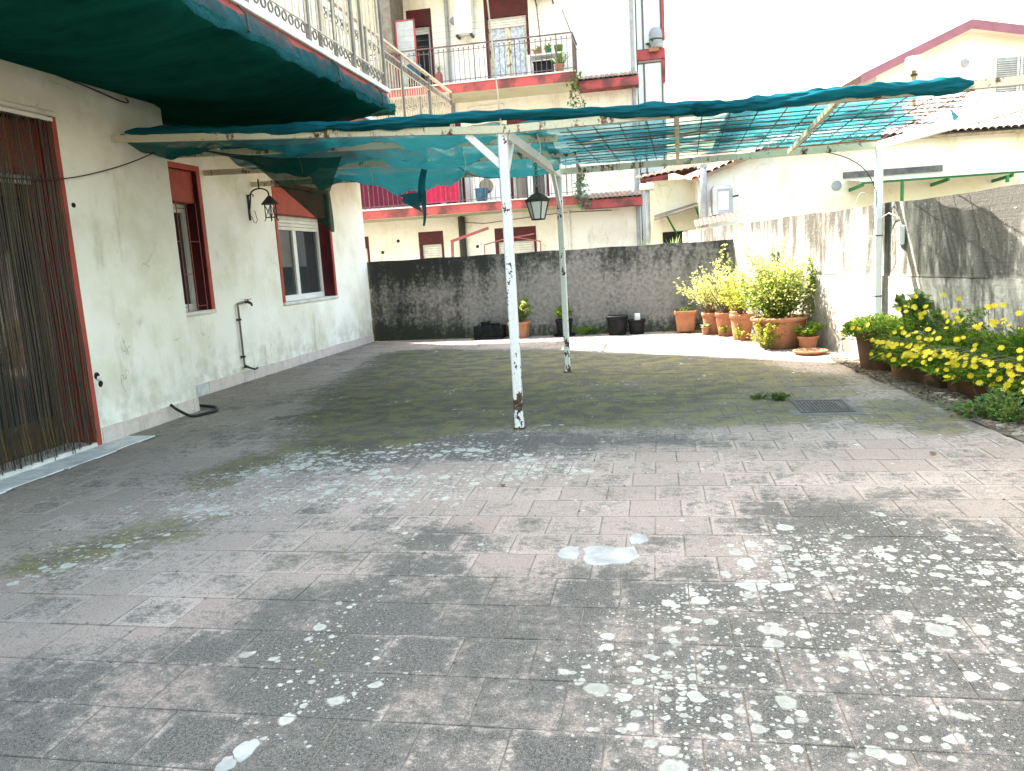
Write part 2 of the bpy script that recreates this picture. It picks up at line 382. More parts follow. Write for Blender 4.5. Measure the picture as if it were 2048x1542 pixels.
M['doorwood'] = simple('dark_brown_door', (.14,.095,.04), (.07,.05,.025), 7, .5)
M['strand'] = simple('brown_strand', (.032,.027,.019), (.018,.016,.013), 30, .45)
M['strand_red'] = simple('reddish_strand', (.06,.032,.024), (.035,.02,.016), 30, .45)
M['strand_gold'] = simple('olive_strand', (.09,.072,.034), (.05,.04,.02), 30, .45)
def m_terra():
    g = G('terracotta'); n1 = g.noise(7, 5); n2 = g.noise(45, 4); z = g.sep()[2]
    col = g.mix(g.ramp(n1, .35, .7), (.40,.175,.10), (.32,.135,.075))
    col = g.mix(g.ramp(n2, .55, .75, 0, .45), col, (.50,.36,.28))
    col = g.mix(g.math('MULTIPLY', g.ramp(z, .0, .18, .6, 0), g.ramp(n1, .4, .6)), col, (.16,.12,.06))
    return g.bsdf(col, .85, bump=n2, bstr=.2, bdist=.004, spec=.2)
M['terra'] = m_terra()
M['terra_shaded'] = simple('shaded_terracotta', (.17,.085,.05), (.075,.055,.032), 5, .9, bstr=.4)  # terracotta darkened for the shade the trough row stands in
M['rooftile'] = simple('old_clay_tile', (.44,.25,.18), (.24,.19,.15), 3, .9, lo=.4, hi=.6, bstr=.4)
M['rooftile_grey'] = simple('lichened_clay_tile', (.36,.30,.27), (.17,.16,.155), 4, .92, lo=.4, hi=.62, bstr=.5)
M['maroon'] = simple('maroon_fascia', (.30,.12,.15), (.24,.10,.12), 3, .6)
M['gable'] = simple('pale_peach_plaster', (.80,.72,.60), (.76,.67,.54), 1.5, .9)
M['green_paint'] = simple('green_paint', (.02,.20,.05), (.015,.12,.035), 8, .5)
M['blue_plastic'] = simple('blue_plastic', (.05,.17,.30), None, 8, .5)
M['pink_cloth'] = simple('crimson_cloth', (.50,.02,.075), (.38,.015,.06), 5, .9)
M['magenta'] = simple('magenta_lit_dark', (.13,.012,.04), (.09,.01,.03), 5, .9)  # magenta-lit darkness of the lower balcony put into the colour
M['moss'] = simple('dark_moss', (.045,.055,.018), (.09,.08,.025), 20, .95)
M['mortar'] = simple('pale_mortar', (.36,.37,.35), (.23,.24,.225), 9, .95, bstr=.4)
M['grate'] = simple('cast_iron_grate', (.07,.068,.064), (.04,.034,.03), 16, .75)
M['cement'] = simple('dark_cement', (.14,.135,.125), (.085,.085,.075), 12, .95)
M['screen'] = simple('grey_screen', (.42,.44,.46), (.34,.36,.38), 6, .5)
M['rubble'] = simple('dirty_pebble', (.20,.18,.15), (.08,.07,.055), 20, .95)
M['ceramic'] = simple('white_glaze', (.80,.80,.80), None, 8, .3)
M['redpipe'] = simple('red_oxide_paint', (.33,.09,.085), (.22,.07,.065), 9, .6)
def m_leaf(name, c, c2, tr=.45):
    g = G(name); n = g.noise(9, 3); rn = N(g.nt, 'ShaderNodeNewGeometry').outputs['Random Per Island']
    col = g.mix(rn, c, c2)
    dif = N(g.nt, 'ShaderNodeBsdfPrincipled'); dif.inputs['Roughness'].default_value = .5; dif.inputs['Specular IOR Level'].default_value = .25; g.L(col, dif.inputs['Base Color'])
    tl = N(g.nt, 'ShaderNodeBsdfTranslucent')
    g.L(g.mix(.35, col, (.55,.6,.08)), tl.inputs[0])
    m1 = N(g.nt, 'ShaderNodeMixShader'); m1.inputs[0].default_value = tr; g.L(dif.outputs[0], m1.inputs[1]); g.L(tl.outputs[0], m1.inputs[2]); g.L(m1.outputs[0], g.out.inputs[0])
    return g.m
M['leaf'] = m_leaf('fresh_leaf', (.075,.17,.012), (.14,.24,.02))
M['leaf_pale'] = m_leaf('pale_yellow_leaf', (.36,.38,.13), (.46,.44,.22))  # pale leaf, brightened further to carry the sun's glare in its colour
M['leaf_yellow'] = m_leaf('yellowing_leaf', (.34,.30,.05), (.28,.30,.05))
M['leaf_dark'] = m_leaf('deep_green_leaf', (.022,.085,.018), (.045,.13,.03), .35)
M['leaf_feather'] = m_leaf('feathery_leaf', (.012,.075,.010), (.055,.20,.022), .4)
M['leaf_blue'] = m_leaf('grey_green_leaf', (.10,.16,.12), (.16,.22,.16), .3)
M['petal'] = m_leaf('yellow_petal', (.56,.42,.004), (.62,.49,.006), .3)
M['flowereye'] = simple('ochre_flower_eye', (.60,.38,.02), None, 40, .9)
M['stem'] = simple('green_stem', (.08,.13,.04), (.12,.11,.05), 12, .8)
M['twig'] = simple('brown_twig', (.14,.10,.06), None, 12, .9)

# ================================================================== SETTING: ground and terrace
tag(part('ground', MB().box(-120, 120, -60, 200, -.6, -.06), M['earth']), kind='structure')
def wallx(y): return 2.13 - (y-9.574)*0.277          # inner face of the right-hand boundary wall
def backy(x): return 13.41 - (x+5.1)*0.0595          # inner face of the back boundary wall

DARK = [[(-2.41,2.28),(-1.96,2.36),(-1.71,2.89),(-0.95,3.03),(-0.50,3.16),(0.33,3.16),(0.58,4.06),(1.16,3.83),(1.51,3.54),(4,3.3),(4,-1),(-3,-1)],
  [(-1.38,3.75),(-0.93,3.72),(-0.90,2.78),(-.75,1.5),(-1.35,1.5),(-1.5,2.3),(-1.2,3.2)],
  [(-2.68,5.77),(-1.26,5.87),(0.43,5.55),(0.30,5.12),(-1.08,4.99),(-2.16,4.59),(-2.54,4.72)],
  [(-3.75,8.06),(-4.46,11.94),(-1.59,11.26),(1.05,9.69),(1.23,8.50),(0.55,7.12),(-0.29,5.94),(-1.69,5.96),(-3.29,6.20)],
  [(0.68,7.10),(1.05,7.30),(1.11,6.17),(1.51,5.78),(1.42,5.55),(0.98,5.83)],
  [(.35,4.1),(.9,4.1),(1.5,3.6),(1.6,2.6),(.6,2.7),(.35,3.4)], [(-.9,3.0),(-.3,3.12),(.2,3.1),(.1,2.6),(-.6,2.4),(-.95,2.5)]]
DARKW = (.80, 1.05, 1., 1., .95, 1., .95)
LICH = [[(-0.36,2.53),(-0.07,2.87),(0.38,3.61),(0.92,4.06),(1.50,3.51),(2.2,3.3),(2.2,2.4),(1.05,2.43),(0.60,1.86),(.5,.5),(-.3,.5),(-0.24,1.77)],
  [(-1.54,2.24),(-1.35,3.01),(-1.42,3.57),(-0.94,3.65),(-0.94,2.78),(-1.01,1.69),(-1.20,1.67)],
  [(-3.18,4.49),(-2.53,5.42),(-1.22,5.66),(-0.24,4.89),(-0.23,4.44),(-1.04,4.06),(-2.44,3.71),(-2.90,3.62)],
  [(-2.99,2.88),(-3.16,3.24),(-2.49,3.79),(-2.27,3.67),(-2.64,2.84)],
  [(0.47,4.43),(0.92,4.06),(0.67,3.98),(0.32,4.19)]]
MOSS = [[(-3.19,5.99),(-4.46,11.94),(-1.57,11.07),(1.01,9.34),(1.83,7.73),(1.64,5.77),(-0.10,5.75),(-1.62,5.69),(-2.38,4.84)],
  [(-3.18,4.49),(-2.91,5.78),(-1.72,6.06),(-1.53,5.37),(-2.52,4.98),(-2.86,4.16)],
  [(1.30,6.77),(2.14,6.89),(2.28,5.42),(1.51,5.33)],
  [(-2.94,2.83),(-3.27,3.17),(-2.41,3.97),(-2.24,3.88),(-2.62,2.84)]]
def polymask(P, polys, width, wts=None):
    out = np.zeros(len(P))
    for k, poly in enumerate(polys):
        q = np.array(poly); n = len(q); ins = np.zeros(len(P), bool); dm = np.full(len(P), 1e9)
        for i in range(n):
            a, b = q[i], q[(i+1) % n]; ab = b-a; t = np.clip(((P-a)@ab)/max(ab@ab, 1e-9), 0, 1)
            dm = np.minimum(dm, np.linalg.norm(P-(a+t[:,None]*ab), axis=1))
            c = (a[1] > P[:,1]) != (b[1] > P[:,1])
            xi = a[0] + (P[:,1]-a[1])/(b[1]-a[1] if abs(b[1]-a[1]) > 1e-9 else 1e-9)*ab[0]
            ins ^= c & (P[:,0] < xi)
        sdv = np.where(ins, dm, -dm); m = np.clip(sdv/(2*width)+.5, 0, 1); out = np.maximum(out, m*m*(3-2*m)*(wts[k] if wts else 1))
    return out
def masks(P):
    P = np.asarray(P)
    dk = polymask(P, DARK, .28, DARKW); li = np.maximum(polymask(P, LICH, .22, (.86,.55,.85,.8,.7)), .12); mo = polymask(P, MOSS, .3)
    near = np.clip((-P[:,0]-3.9)/.7, 0, 1); dk *= 1-near*.8; mo *= 1-near*.7
    dk = np.maximum(dk, .27)
    return dk, li, mo

terr = part('terrace', MB().box(-5.3, 5.2, -1.2, 13.6, -.055, -.0032), M['grout']); tag(terr, kind='structure')
T = .26; gap = .0025
tiles = []
for r in range(56):
    y0 = -1.15 + r*T
    for c in range(-1, 42):
        x0 = -5.25 + c*T + (T/2 if r % 2 else 0)
        cx, cy = x0+T/2, y0+T/2
        if x0 < -5.1-T or x0 > wallx(cy)+.05 or cy > 13.45: continue
        if -1.2 < x0-1.17 < .35-T*0 and 6.24 < cy < 6.76 and 1.05 < cx < 1.47: continue   # drain opening
        if cx > 1.93 + (8.2-cy)*.09 and cy < 9.0 and cx > 1.85: continue                      # earth strip by the planters
        if cx < -4.28 and 3.7 < cy < 5.86 and cx < -4.24: continue                              # marble strip by the door
        tiles.append((x0, y0))
tiles = np.array(tiles)
fw = Vector((-.189, .969, -.158))
def shown(t):
    d = Vector((t[0]+T/2, t[1]+T/2, -1.3)); dep = d.dot(fw)
    if dep < .5: return -1
    u = d.dot(rt)/dep*1560/1024; v = d.dot(up)/dep*1560/771
    return 1/dep if (abs(u) < 1.05 and abs(v) < 1.05) else -1
score = np.array([shown(t) for t in tiles]); order = np.argsort(-score)
def tile_geo(mb, x0, y0, dz, tx, ty):
    e = gap/2+random.random()*.001; b = .0018; i0 = len(mb.v)
    def z(x, y): return dz + (x-x0-T/2)*tx + (y-y0-T/2)*ty
    lo = [(x0+e,y0+e),(x0+T-e,y0+e),(x0+T-e,y0+T-e),(x0+e,y0+T-e)]
    hi = [(x0+e+b,y0+e+b),(x0+T-e-b,y0+e+b),(x0+T-e-b,y0+T-e-b),(x0+e+b,y0+T-e-b)]
    v = [(x,y,-.012) for x,y in lo] + [(x,y,z(x,y)-.0022) for x,y in lo] + [(x,y,z(x,y)) for x,y in hi]
    f = []
    for k in (0, 4):
        for j in range(4): f.append((k+j, k+(j+1)%4, k+4+(j+1)%4, k+4+j))
    f.append((8,9,10,11)); mb.add(v, f)
def tile_attr(me, rnds):
    co = np.empty(len(me.vertices)*3); me.vertices.foreach_get('co', co); co = co.reshape(-1,3)
    dk, li, mo = masks(co[:,:2])
    a = me.attributes.new('mask', 'FLOAT_COLOR', 'POINT')
    a.data.foreach_set('color', np.stack([dk, li, mo, np.repeat(rnds, 12)], 1).ravel())
rest = MB(); rr = []
for n, i in enumerate(order):
    x0, y0 = tiles[i]; rv = random.random()
    prm = (x0, y0, random.gauss(0, .0008), random.gauss(0, .0025), random.gauss(0, .0025))
    if n < 300:
        mb = MB(); tile_geo(mb, *prm); me = mb.mesh('tile'); tile_attr(me, [rv]); part('tile', me, M['tile'], terr)
    else: tile_geo(rest, *prm); rr.append(rv)
me = rest.mesh('far_tiles'); tile_attr(me, rr); part('far_tiles', me, M['tile'], terr, kind='stuff')
for k, (a, b) in enumerate(((3.72,4.26),(4.27,4.80),(4.81,5.34),(5.35,5.86))):
    part('threshold_slab', MB().bbox(-4.60, -4.24-.02*(k%2), a, b, -.03, .004), M['skirt_white'], terr)
def patch(pts, name):
    n = len(pts); c = (sum(q[0] for q in pts)/n, sum(q[1] for q in pts)/n)
    v = [(x,y,.0005) for x,y in pts]+[(c[0]+(x-c[0])*.96,c[1]+(y-c[1])*.96,.0035) for x,y in pts]
    part(name, MB().add(v, [(i,(i+1)%n,n+(i+1)%n,n+i) for i in range(n)]+[tuple(range(n,2*n))]), M['mortar'], terr)
def blob(cx, cy, rx, ry, sq=.5, seed=0):
    out = []
    for k in range(22):
        a = 2*math.pi*k/22; r = 1/max(abs(math.cos(a)), abs(math.sin(a)))*sq+(1-sq); r *= 1+.10*math.sin(3*a+seed)+.07*math.sin(7*a+2*seed)+random.gauss(0,.03)
        out.append((cx+rx*r*math.cos(a), cy+ry*r*math.sin(a)))
    return out
patch(blob(-.245, 3.27, .118, .105, .75, 1), 'mortar_patch'); patch(blob(-.425, 3.29, .045, .075, .5, 4), 'mortar_patch'); patch(blob(-.125, 3.47, .042, .07, .2, 2), 'mortar_patch')
patch(blob(-1.165, 1.80, .030, .05, .1, 5), 'mortar_patch'); patch(blob(-1.185, 1.735, .026, .035, .1, 8), 'mortar_patch')
tag(part('soil_strip', MB().grid(lambda u, v: (1.86+u*1.6+ (8.8-(3.0+v*6.2))*.09, 3.0+v*6.2, -.004+.018*math.sin(u*9+v*31)*math.sin(v*47)), 10, 40), M['soil']), kind='structure')

# ------------------------------------------------------------------ boundary walls
bw = thing('boundary_wall', 'low dark stained concrete wall closing the back of the terrace', 'wall', (-2, 13.5, 0))
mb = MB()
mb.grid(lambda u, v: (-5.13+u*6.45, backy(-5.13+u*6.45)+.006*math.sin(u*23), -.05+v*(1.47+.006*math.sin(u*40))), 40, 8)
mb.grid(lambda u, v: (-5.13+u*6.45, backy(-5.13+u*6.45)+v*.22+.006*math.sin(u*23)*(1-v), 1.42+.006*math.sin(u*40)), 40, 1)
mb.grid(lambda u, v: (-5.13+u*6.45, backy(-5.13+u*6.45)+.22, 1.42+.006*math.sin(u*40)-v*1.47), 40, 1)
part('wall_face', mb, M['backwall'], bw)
rw = thing('boundary_wall', 'taller streaked concrete wall along the right side, lit by sun', 'wall', (2.4, 8.6, 0))
def rwall(name, z0, z1, off, wig):
    ya, yb = -1.0, 15.6; mb = MB(); nn = Vector((.9637, .267, 0))
    def P(u, z, d):
        y = ya+(yb-ya)*u; x = wallx(y); w_ = .004*math.sin(y*7)+.003*math.sin(y*19)
        return (x+nn.x*(d+w_), y+nn.y*(d+w_), z)
    top = lambda u: z1 + wig*math.sin(u*55)+wig*.6*math.sin(u*131)
    mb.grid(lambda u, v: P(u, z0+(top(u)-z0)*v, off), 70, 8)
    mb.grid(lambda u, v: P(u, top(u), off+(.25-off)*v), 70, 1)
    mb.grid(lambda u, v: P(u, top(u)-(top(u)-z0)*v, .25), 70, 1)
    mb.grid(lambda u, v: P(1, z0+(z1-z0)*v, off+(.25-off)*u), 1, 1); mb.grid(lambda u, v: P(0, z0+(z1-z0)*v, .25-(.25-off)*u), 1, 1)
    part(name, mb, M['rightwall'], rw)
rwall('lower_pour', -.05, .905, .0, .004)
rwall('upper_pour', .911, 1.652, .012, .007)

# ================================================================== LEFT HOUSE
hs = thing('house', 'white plastered house with red window reveals and balcony on the left', 'house', (-5.1, 9, 0))
XW, XP = -5.1, -4.56
def wall_with_holes(x, y0, y1, z0, z1, holes, thick=.3):
    """wall in plane x (front face towards +x) cut by rectangular holes (ya,yb,za,zb); returns reveals too"""
    ys = sorted({y0, y1, *[h[0] for h in holes], *[h[1] for h in holes]}); zs = sorted({z0, z1, *[h[2] for h in holes], *[h[3] for h in holes]})
    mb = MB()
    for a, b in zip(ys[:-1], ys[1:]):
        for c, d in zip(zs[:-1], zs[1:]):
            cy, cz = (a+b)/2, (c+d)/2
            if any(h[0] < cy < h[1] and h[2] < cz < h[3] for h in holes): continue
            mb.add([(x,a,c),(x,b,c),(x,b,d),(x,a,d)], [(0,1,2,3)])
    return mb
W1 = (7.27, 8.32, .94, 2.53); W2 = (10.10, 11.90, .905, 2.53)
DOOR = (4.05, 5.50, .0, 2.59)
mb = wall_with_holes(XW, 6.96, 13.385, -.05, 3.0, [W1, W2])
mb.add([(XW,13.385,-.05),(-11,13.385,-.05),(-11,13.385,11.8),(XW,13.385,11.8)], [(0,1,2,3)])
part('wall', mb, M['plaster'], hs)
mb = wall_with_holes(XP, -3.0, 6.96, -.05, 3.0, [DOOR])
mb.add([(XP,6.96,-.05),(XW,6.96,-.05),(XW,6.96,3.0),(XP,6.96,3.0)], [(0,1,2,3)])
part('porch_wall', mb, M['plaster'], hs)
mb = MB().add([(XW,-3,3.0),(XW,13.385,3.0),(XW,13.385,11.8),(XW,-3,11.8)], [(0,1,2,3)])  # unseen top of the house, height set so its shadow covers the terrace
mb.box(-11, XW, -3, 13.385, 11.8, 9.4)
mb.box(-11, -10.8, -3, 13.3, 0, 11.8); mb.box(-11, XW-.3, -3.2, -3, 0, 11.8)
part('upper_wall', mb, M['plaster_white'], hs)
# interior backing so openings read dark
part('interior', MB().box(-8.5, -5.5, 2.0, 12.9, -.02, 2.95), M['darkhole'], hs)

# skirting tiles
for (x, ya, yb) in ((XP, 5.58, 6.955), (XW, 6.99, 13.38)):
    y = ya; k = 0
    while y < yb-.02:
        e = min(y+.26, yb); hgt = .135+.004*math.sin(k*5)
        part('skirting_tile', MB().bbox(x-.02, x+.012+.002*(k%3), y+.002, e-.002, -.01, hgt, .003), M['skirt_white'] if (x == XW and k < 4) else M['skirt'], hs)
        y = e; k += 1
part('skirting_tile', MB().bbox(-4.99, XP+.012, 6.962, 6.975, -.01, .135, .003), M['skirt'], hs)

def plane_x(x, y0, y1, z0, z1): return MB().add([(x,y0,z0),(x,y1,z0),(x,y1,z1),(x,y0,z1)], [(0,1,2,3)])
def house_window(H, boxz, shz, bars, label, curtain):
    y0, y1, z0, z1 = H; D = .26; xb = XW-D
    w_ = part('window', plane_x(xb+.03, y0, y1, z0, z1), M['glass'], hs, label=label)
    rv = MB()     # painted reveal: sides, head
    rv.box(xb, XW+.004, y0-.0, y0+.028, z0, z1); rv.box(xb, XW+.004, y1-.028, y1, z0, z1); rv.box(xb, XW+.004, y0+.028, y1-.028, z1-.028, z1)
    part('reveal', rv, M['darkred'] , w_)
    tr = MB(); tr.box(XW+.001, XW+.012, y0-.035, y0+.03, z0, z1+.03); tr.box(XW+.001, XW+.012, y1-.03, y1+.035, z0, z1+.03); tr.box(XW+.001, XW+.0125, y0+.03, y1-.03, z1-.03, z1+.03)
    part('reveal_trim', tr, M['red'], w_)
    part('sill', MB().bbox(xb, XW+.03, y0-.03, y1+.03, z0-.035, z0+.006, .005), M['marble'], w_)
    part('shutter_box', MB().bbox(xb+.02, XW-.05, y0+.028, y1-.028, boxz, z1-.028, .006), M['red'], w_)
    # roller shutter, partly down
    z = boxz; k = 0
    while z > shz+.01:
        part('shutter_slat', MB().bbox(xb+.06, xb+.085, y0+.05, y1-.05, z-.05, z-.002, .006), M['shutter'], w_); z -= .052
    # frame
    fr = MB(); x0, x1 = xb+.03, xb+.075
    ym = (y0+y1)/2
    for a, b in ((y0+.028, y0+.09), (y1-.09, y1-.028), (ym-.05, ym+.05)): fr.box(x0, x1, a, b, z0+.02, boxz)
    fr.box(x0, x1+.002, y0+.03, y1-.03, z0+.006, z0+.085); fr.box(x0, x1+.002, y0+.03, y1-.03, boxz-.05, boxz-.001)
    part('frame', fr, M['pvc'], w_)
    for a, b in ((y0+.09, ym-.05), (ym+.05, y1-.09)):
        part('pane', plane_x(xb+.045, a, b, z0+.085, boxz-.05), M['glass'], w_)
    if bars:
        xg = XW-.03
        gb = MB()
        for j, yy in enumerate(np.linspace(y0+.06, y1-.06, 6)):
            part('security_bar', MB().tube([(xg, yy, z0+.01), (xg, yy, boxz)], .006, 6), M['redpipe'], w_)
        for zz, off in ((z0+.06, 0), (z0+.42, 1), (z0+.78, 0), (z0+1.14, 1)):
            yy = np.linspace(y0+.06, y1-.06, 6)
            for j in range(5):
                if (j+off) % 2 == 0: part('security_bar', MB().tube([(xg, yy[j], zz), (xg, yy[j+1], zz)], .005, 6), M['redpipe'], w_)
house_window(W1, 2.15, 2.08, True, 'barred window partly hidden by the porch corner', False)
house_window(W2, 2.13, 1.93, False, 'wide sliding window with its shutter mostly raised', True)

# doorway behind the strand curtain
dy0, dy1, dz0, dz1 = DOOR
dr = part('door', MB().box(XP-.30, XP-.27, dy0, dy1, 0, 2.12), M['doorwood'], hs, label='dark brown door with tall glazed panels')
for a, b in ((4.12, 4.72), (4.80, 5.40)):
    part('pane', MB().box(XP-.268, XP-.262, a+.02, b-.02, .28, 2.0), M['glass'], dr)
    fr = MB(); fr.box(XP-.27, XP-.245, a-.06, a+.02, .02, 2.1); fr.box(XP-.27, XP-.245, b-.02, b+.06, .02, 2.1); fr.box(XP-.27, XP-.243, a+.02, b-.02, .02, .28); fr.box(XP-.27, XP-.243, a+.02, b-.02, 2.0, 2.1)
    part('leaf_frame', fr, M['doorwood'], dr)
part('shutter_box', MB().bbox(XP-.30, XP-.12, dy0, dy1, 2.17, 2.56, .006), M['red'], dr)
part('roller_slat', MB().bbox(XP-.24, XP-.2, dy0+.04, dy1-.04, 2.10, 2.168, .006), M['shutter'], dr)
part('door_jamb', MB().box(XP-.3, XP+.014, dy1-.005, dy1+.055, 0, dz1+.01), M['red'], dr)
part('door_jamb', MB().box(XP-.3, XP+.0, dy0-.05, dy0, 0, dz1), M['red'], dr)
part('lintel', MB().bbox(XP-.2, XP+.02, dy0-.05, dy1+.05, dz1+.012, dz1+.05, .006), M['marble'], dr)
part('doorstep', MB().bbox(XP-.3, XP+.02, dy0-.02, dy1-.006, -.02, .035, .006), M['marble'], dr)

# balcony slabs
ZS, ZB = 3.10, 2.93
XN, XF, YN, YF = -2.66, -3.35, 7.95, 13.40
sl = part('balcony_slab', MB().box(XW, XN, -3, YN, ZB, ZS-.05).box(XW, XF, YN+.002, YF, ZB+.002, ZS-.052), M['fascia'], hs)
cp = MB(); cp.bbox(XN-.30, XN+.03, -3, YN+.03, ZS-.05+.001, ZS, .006)
part('coping', cp, M['marble'], sl)
part('coping', MB().bbox(XF-.30, XF+.03, YN+.032, YF+.03, ZS-.05+.001, ZS, .006), M['marble'], sl)
part('coping', MB().bbox(XW+.002, XF-.302, YF-.27, YF+.03, ZS-.05+.001, ZS, .006), M['marble'], sl)
part('floor_tiles', MB().box(XW, XN-.302, -3, YN, ZS-.049, ZS-.004), M['skirt'], sl)

# balcony railing
HR = 1.05
bal_me = MB().tube([(0,0,0),(0,0,1)], .0075, 6).mesh('baluster'); bal_me.materials.append(M['railpaint'])
post_me = MB().box(-.018,.018,-.018,.018,0,1).mesh('railing_post'); post_me.materials.append(M['railgrey'])
def torus(R, r, n=10, m=5, plane='yz'):
    mb = MB(); v = []; f = []
    for i in range(n):
        a = 2*math.pi*i/n
        for j in range(m):
            b = 2*math.pi*j/m; q = R+r*math.cos(b)
            p = (r*math.sin(b), q*math.cos(a), q*math.sin(a)); v.append(p if plane == 'yz' else (p[1], p[0], p[2]))
    for i in range(n):
        for j in range(m): f.append((i*m+j, ((i+1)%n)*m+j, ((i+1)%n)*m+(j+1)%m, i*m+(j+1)%m))
    return mb.add(v, f)
ring_y = torus(.034, .008).mesh('scroll_ring', True); ring_y.materials.append(M['railgrey'])
ring_x = torus(.034, .008, plane='xz').mesh('scroll_ring', True); ring_x.materials.append(M['railgrey'])
def run_rail(p, q, ringz, botz, label, posts, low_post):
    p = Vector(p); q = Vector(q); L = (q-p).length; d = (q-p)/L; along_y = abs(d.y) > abs(d.x)
    z0 = ZS
    r = part('railing', MB().beam(p+Vector((0,0,z0+HR)), q+Vector((0,0,z0+HR)), .05, .03), M['railpaint'], hs, label=label)
    for zz in ((ringz+.05, z0+HR-.12) if ringz < z0+.5 else (ringz+.05, ringz-.05)):
        part('lower_rail', MB().beam(p+Vector((0,0,zz)), q+Vector((0,0,zz)), .016, .01), M['railpaint'], r)
    lo = ringz+.05 if ringz < z0+.5 else botz
    hi = z0+HR-.015 if ringz < z0+.5 else ringz-.05
    n = max(2, int(L/.115))
    for i in range(n):
        c = p+d*(L*(i+.5)/n); inst('baluster', bal_me, (c.x, c.y, lo), r, scale=(1,1,hi-lo))
    n = int(L/.105)
    for i in range(n):
        c = p+d*(L*(i+.5)/n); inst('scroll_ring', ring_y if along_y else ring_x, (c.x, c.y, ringz), r)
    for t in posts:
        c = p+d*(L*t); inst('railing_post', post_me, (c.x, c.y, low_post), r, scale=(1,1,z0+HR-low_post))
run_rail((XN-.01, 4.0, 0), (XN-.01, YN, 0), 3.19, 3.14, 'near balcony railing with ring scrolls along its foot', (.05,.3,.55,.79,1), ZS)
run_rail((XN-.05, YN, 0), (XF, YN, 0), 3.19, 3.14, 'short return of the near balcony railing', (.25,.7), ZS)
run_rail((XF, YN+.08, 0), (XF, YF-.02, 0), 3.98, 3.12, 'far balcony railing with ring scrolls under its top rail', (0,.25,.5,.75,1), ZS)
run_rail((XF-.04, YF, 0), (XW+.05, YF, 0), 3.98, 3.12, 'end return of the far balcony railing', (.3,.65), ZS)
# crumbs and grit caught in the joints
mb = MB()
for k in range(520):
    r_ = random.randrange(8, 44); y = -1.15+r_*T+random.gauss(0,.003); x = random.uniform(-3.9, 1.9)
    if random.random() < .35: x = -5.25+random.randrange(5, 27)*T+(T/2 if r_ % 2 else 0)+random.gauss(0,.003); y += random.random()*T
    s_ = random.uniform(.002,.006); mb.bbox(x-s_, x+s_, y-s_, y+s_, -.002, s_*.9, s_*.3)
tag(part('joint_grit', mb, M['rubble'], None), 'loose grit and crumbs caught in the joints of the terrace tiles', 'grit', kind='stuff')

# ================================================================== SHADE NET UNDER THE BALCONY
def wob(a, b): return .5*math.sin(a*3.1+1.3*b)+.3*math.sin(a*7.3-2.1*b+1)+.2*math.sin(13.1*a+5*b)
net = thing('shade_net', 'dark green shade net slung under the balcony of the white house', 'shade net', (-3.6, 5.5, 2.85))
def under(u, v):
    y = 1.5+v*6.35; sag = math.sin(math.pi*u)
    xw = XP+.01 if y < 6.9 else XP-.5*min(1, (y-6.9)/.4)
    x = xw+(XN+.07-xw)*u
    z = 2.925-.10*sag-.05*u+.028*wob(y*1.3, u*5)*min(1, u*5)+.012*math.sin(y*26+u*4)*u
    bay = abs(((y-1.9) % 1.55)/1.55-.5)*2          # ties every metre and a half
    z -= .05*sag*(1-bay*bay)
    return (x, y+.03*wob(u*4, 2), z)
part('net_sheet', MB().grid(under, 30, 70), M['net_dark'], net, True)
def lip(u, v):
    y = 1.5+v*6.4; zt = 3.01+.03*wob(y*1.9, 1)
    if u < .5:
        k = u*2; return (XN+.075+.03*wob(y*2.3, 3)*k, y, 2.875-.05*math.sin(math.pi*k)+.03*wob(y*1.7, 4))
    k = u*2-1
    return (XN+.075-.05*k+.035*wob(y*2.3, 3)*(1-k)+.02*math.sin(y*31)*(1-k)*k, y, 2.875+.03*wob(y*1.7, 4)*(1-k)+(zt-2.875)*k)
part('net_hem', MB().grid(lip, 10, 130), M['net'], net, True)
for y in (3.4, 4.95, 6.45, 7.5):
    part('tie_cord', MB().tube([(XN+.06,y,2.84),(XN+.115,y,2.86),(XN+.10,y+.01,2.97),(XN+.045,y+.015,3.03)], .008, 6), M['iron'], net)
def endfold(u, v):
    x = XW+.06+(XN+.10-XW-.06)*u
    return (x, 7.86+.05*math.sin(v*3)+.03*wob(x*3, v*3), 2.93-.10*v-.035*v*wob(x*2.2, 1))
part('net_end_fold', MB().grid(endfold, 40, 6), M['net_dark'], net, True)

# ================================================================== PERGOLA
pg = thing('pergola', 'rusty white steel pergola frame spanning from the house to the right wall', 'pergola', (-1.08, 7.3, 0))
A = Vector((-1.1, 5.88, 0)); B = Vector((-1.05, 8.82, 0)); Cc = Vector((2.27, 8.87, 0))
ZP = 2.25
part('post', MB().bbox(A.x-.034, A.x+.034, A.y-.034, A.y+.034, 0, 2.28, .008), M['post'], pg, label='chipped white post nearest the camera, rust at its foot')
part('post', MB().bbox(B.x-.032, B.x+.032, B.y-.032, B.y+.032, 0, 2.22, .008), M['post'], pg, label='chipped white post behind, with black flaking spots')
part('post', MB().bbox(Cc.x-.034, Cc.x+.034, Cc.y-.034, Cc.y+.034, 0, 2.24, .008), M['beam_white'], pg, label='white post against the right wall')
for p in (A, B): part('base_plate', MB().bbox(p.x-.045, p.x+.045, p.y-.045, p.y+.045, -.004, .012, .003), M['rust'], pg)
part('cross_beam', MB().beam((-4.60, 6.22, 2.53), (A.x+.02, 5.86, ZP), .055, .055), M['beam'], pg, label='front cross beam from the porch wall to the front post')
part('cross_beam', MB().beam((A.x+.021, 5.86, ZP), (2.6, 5.87, 2.262), .055, .055), M['beam'], pg, label='front cross beam of the right bay')
part('cross_beam', MB().beam((XW, 7.50, 2.58), (-.80, 6.72, 2.285), .05, .06), M['beam'], pg)
part('cross_beam', MB().beam((XW, 8.48, 2.50), (-.74, 7.78, 2.285), .05, .06), M['beam'], pg)
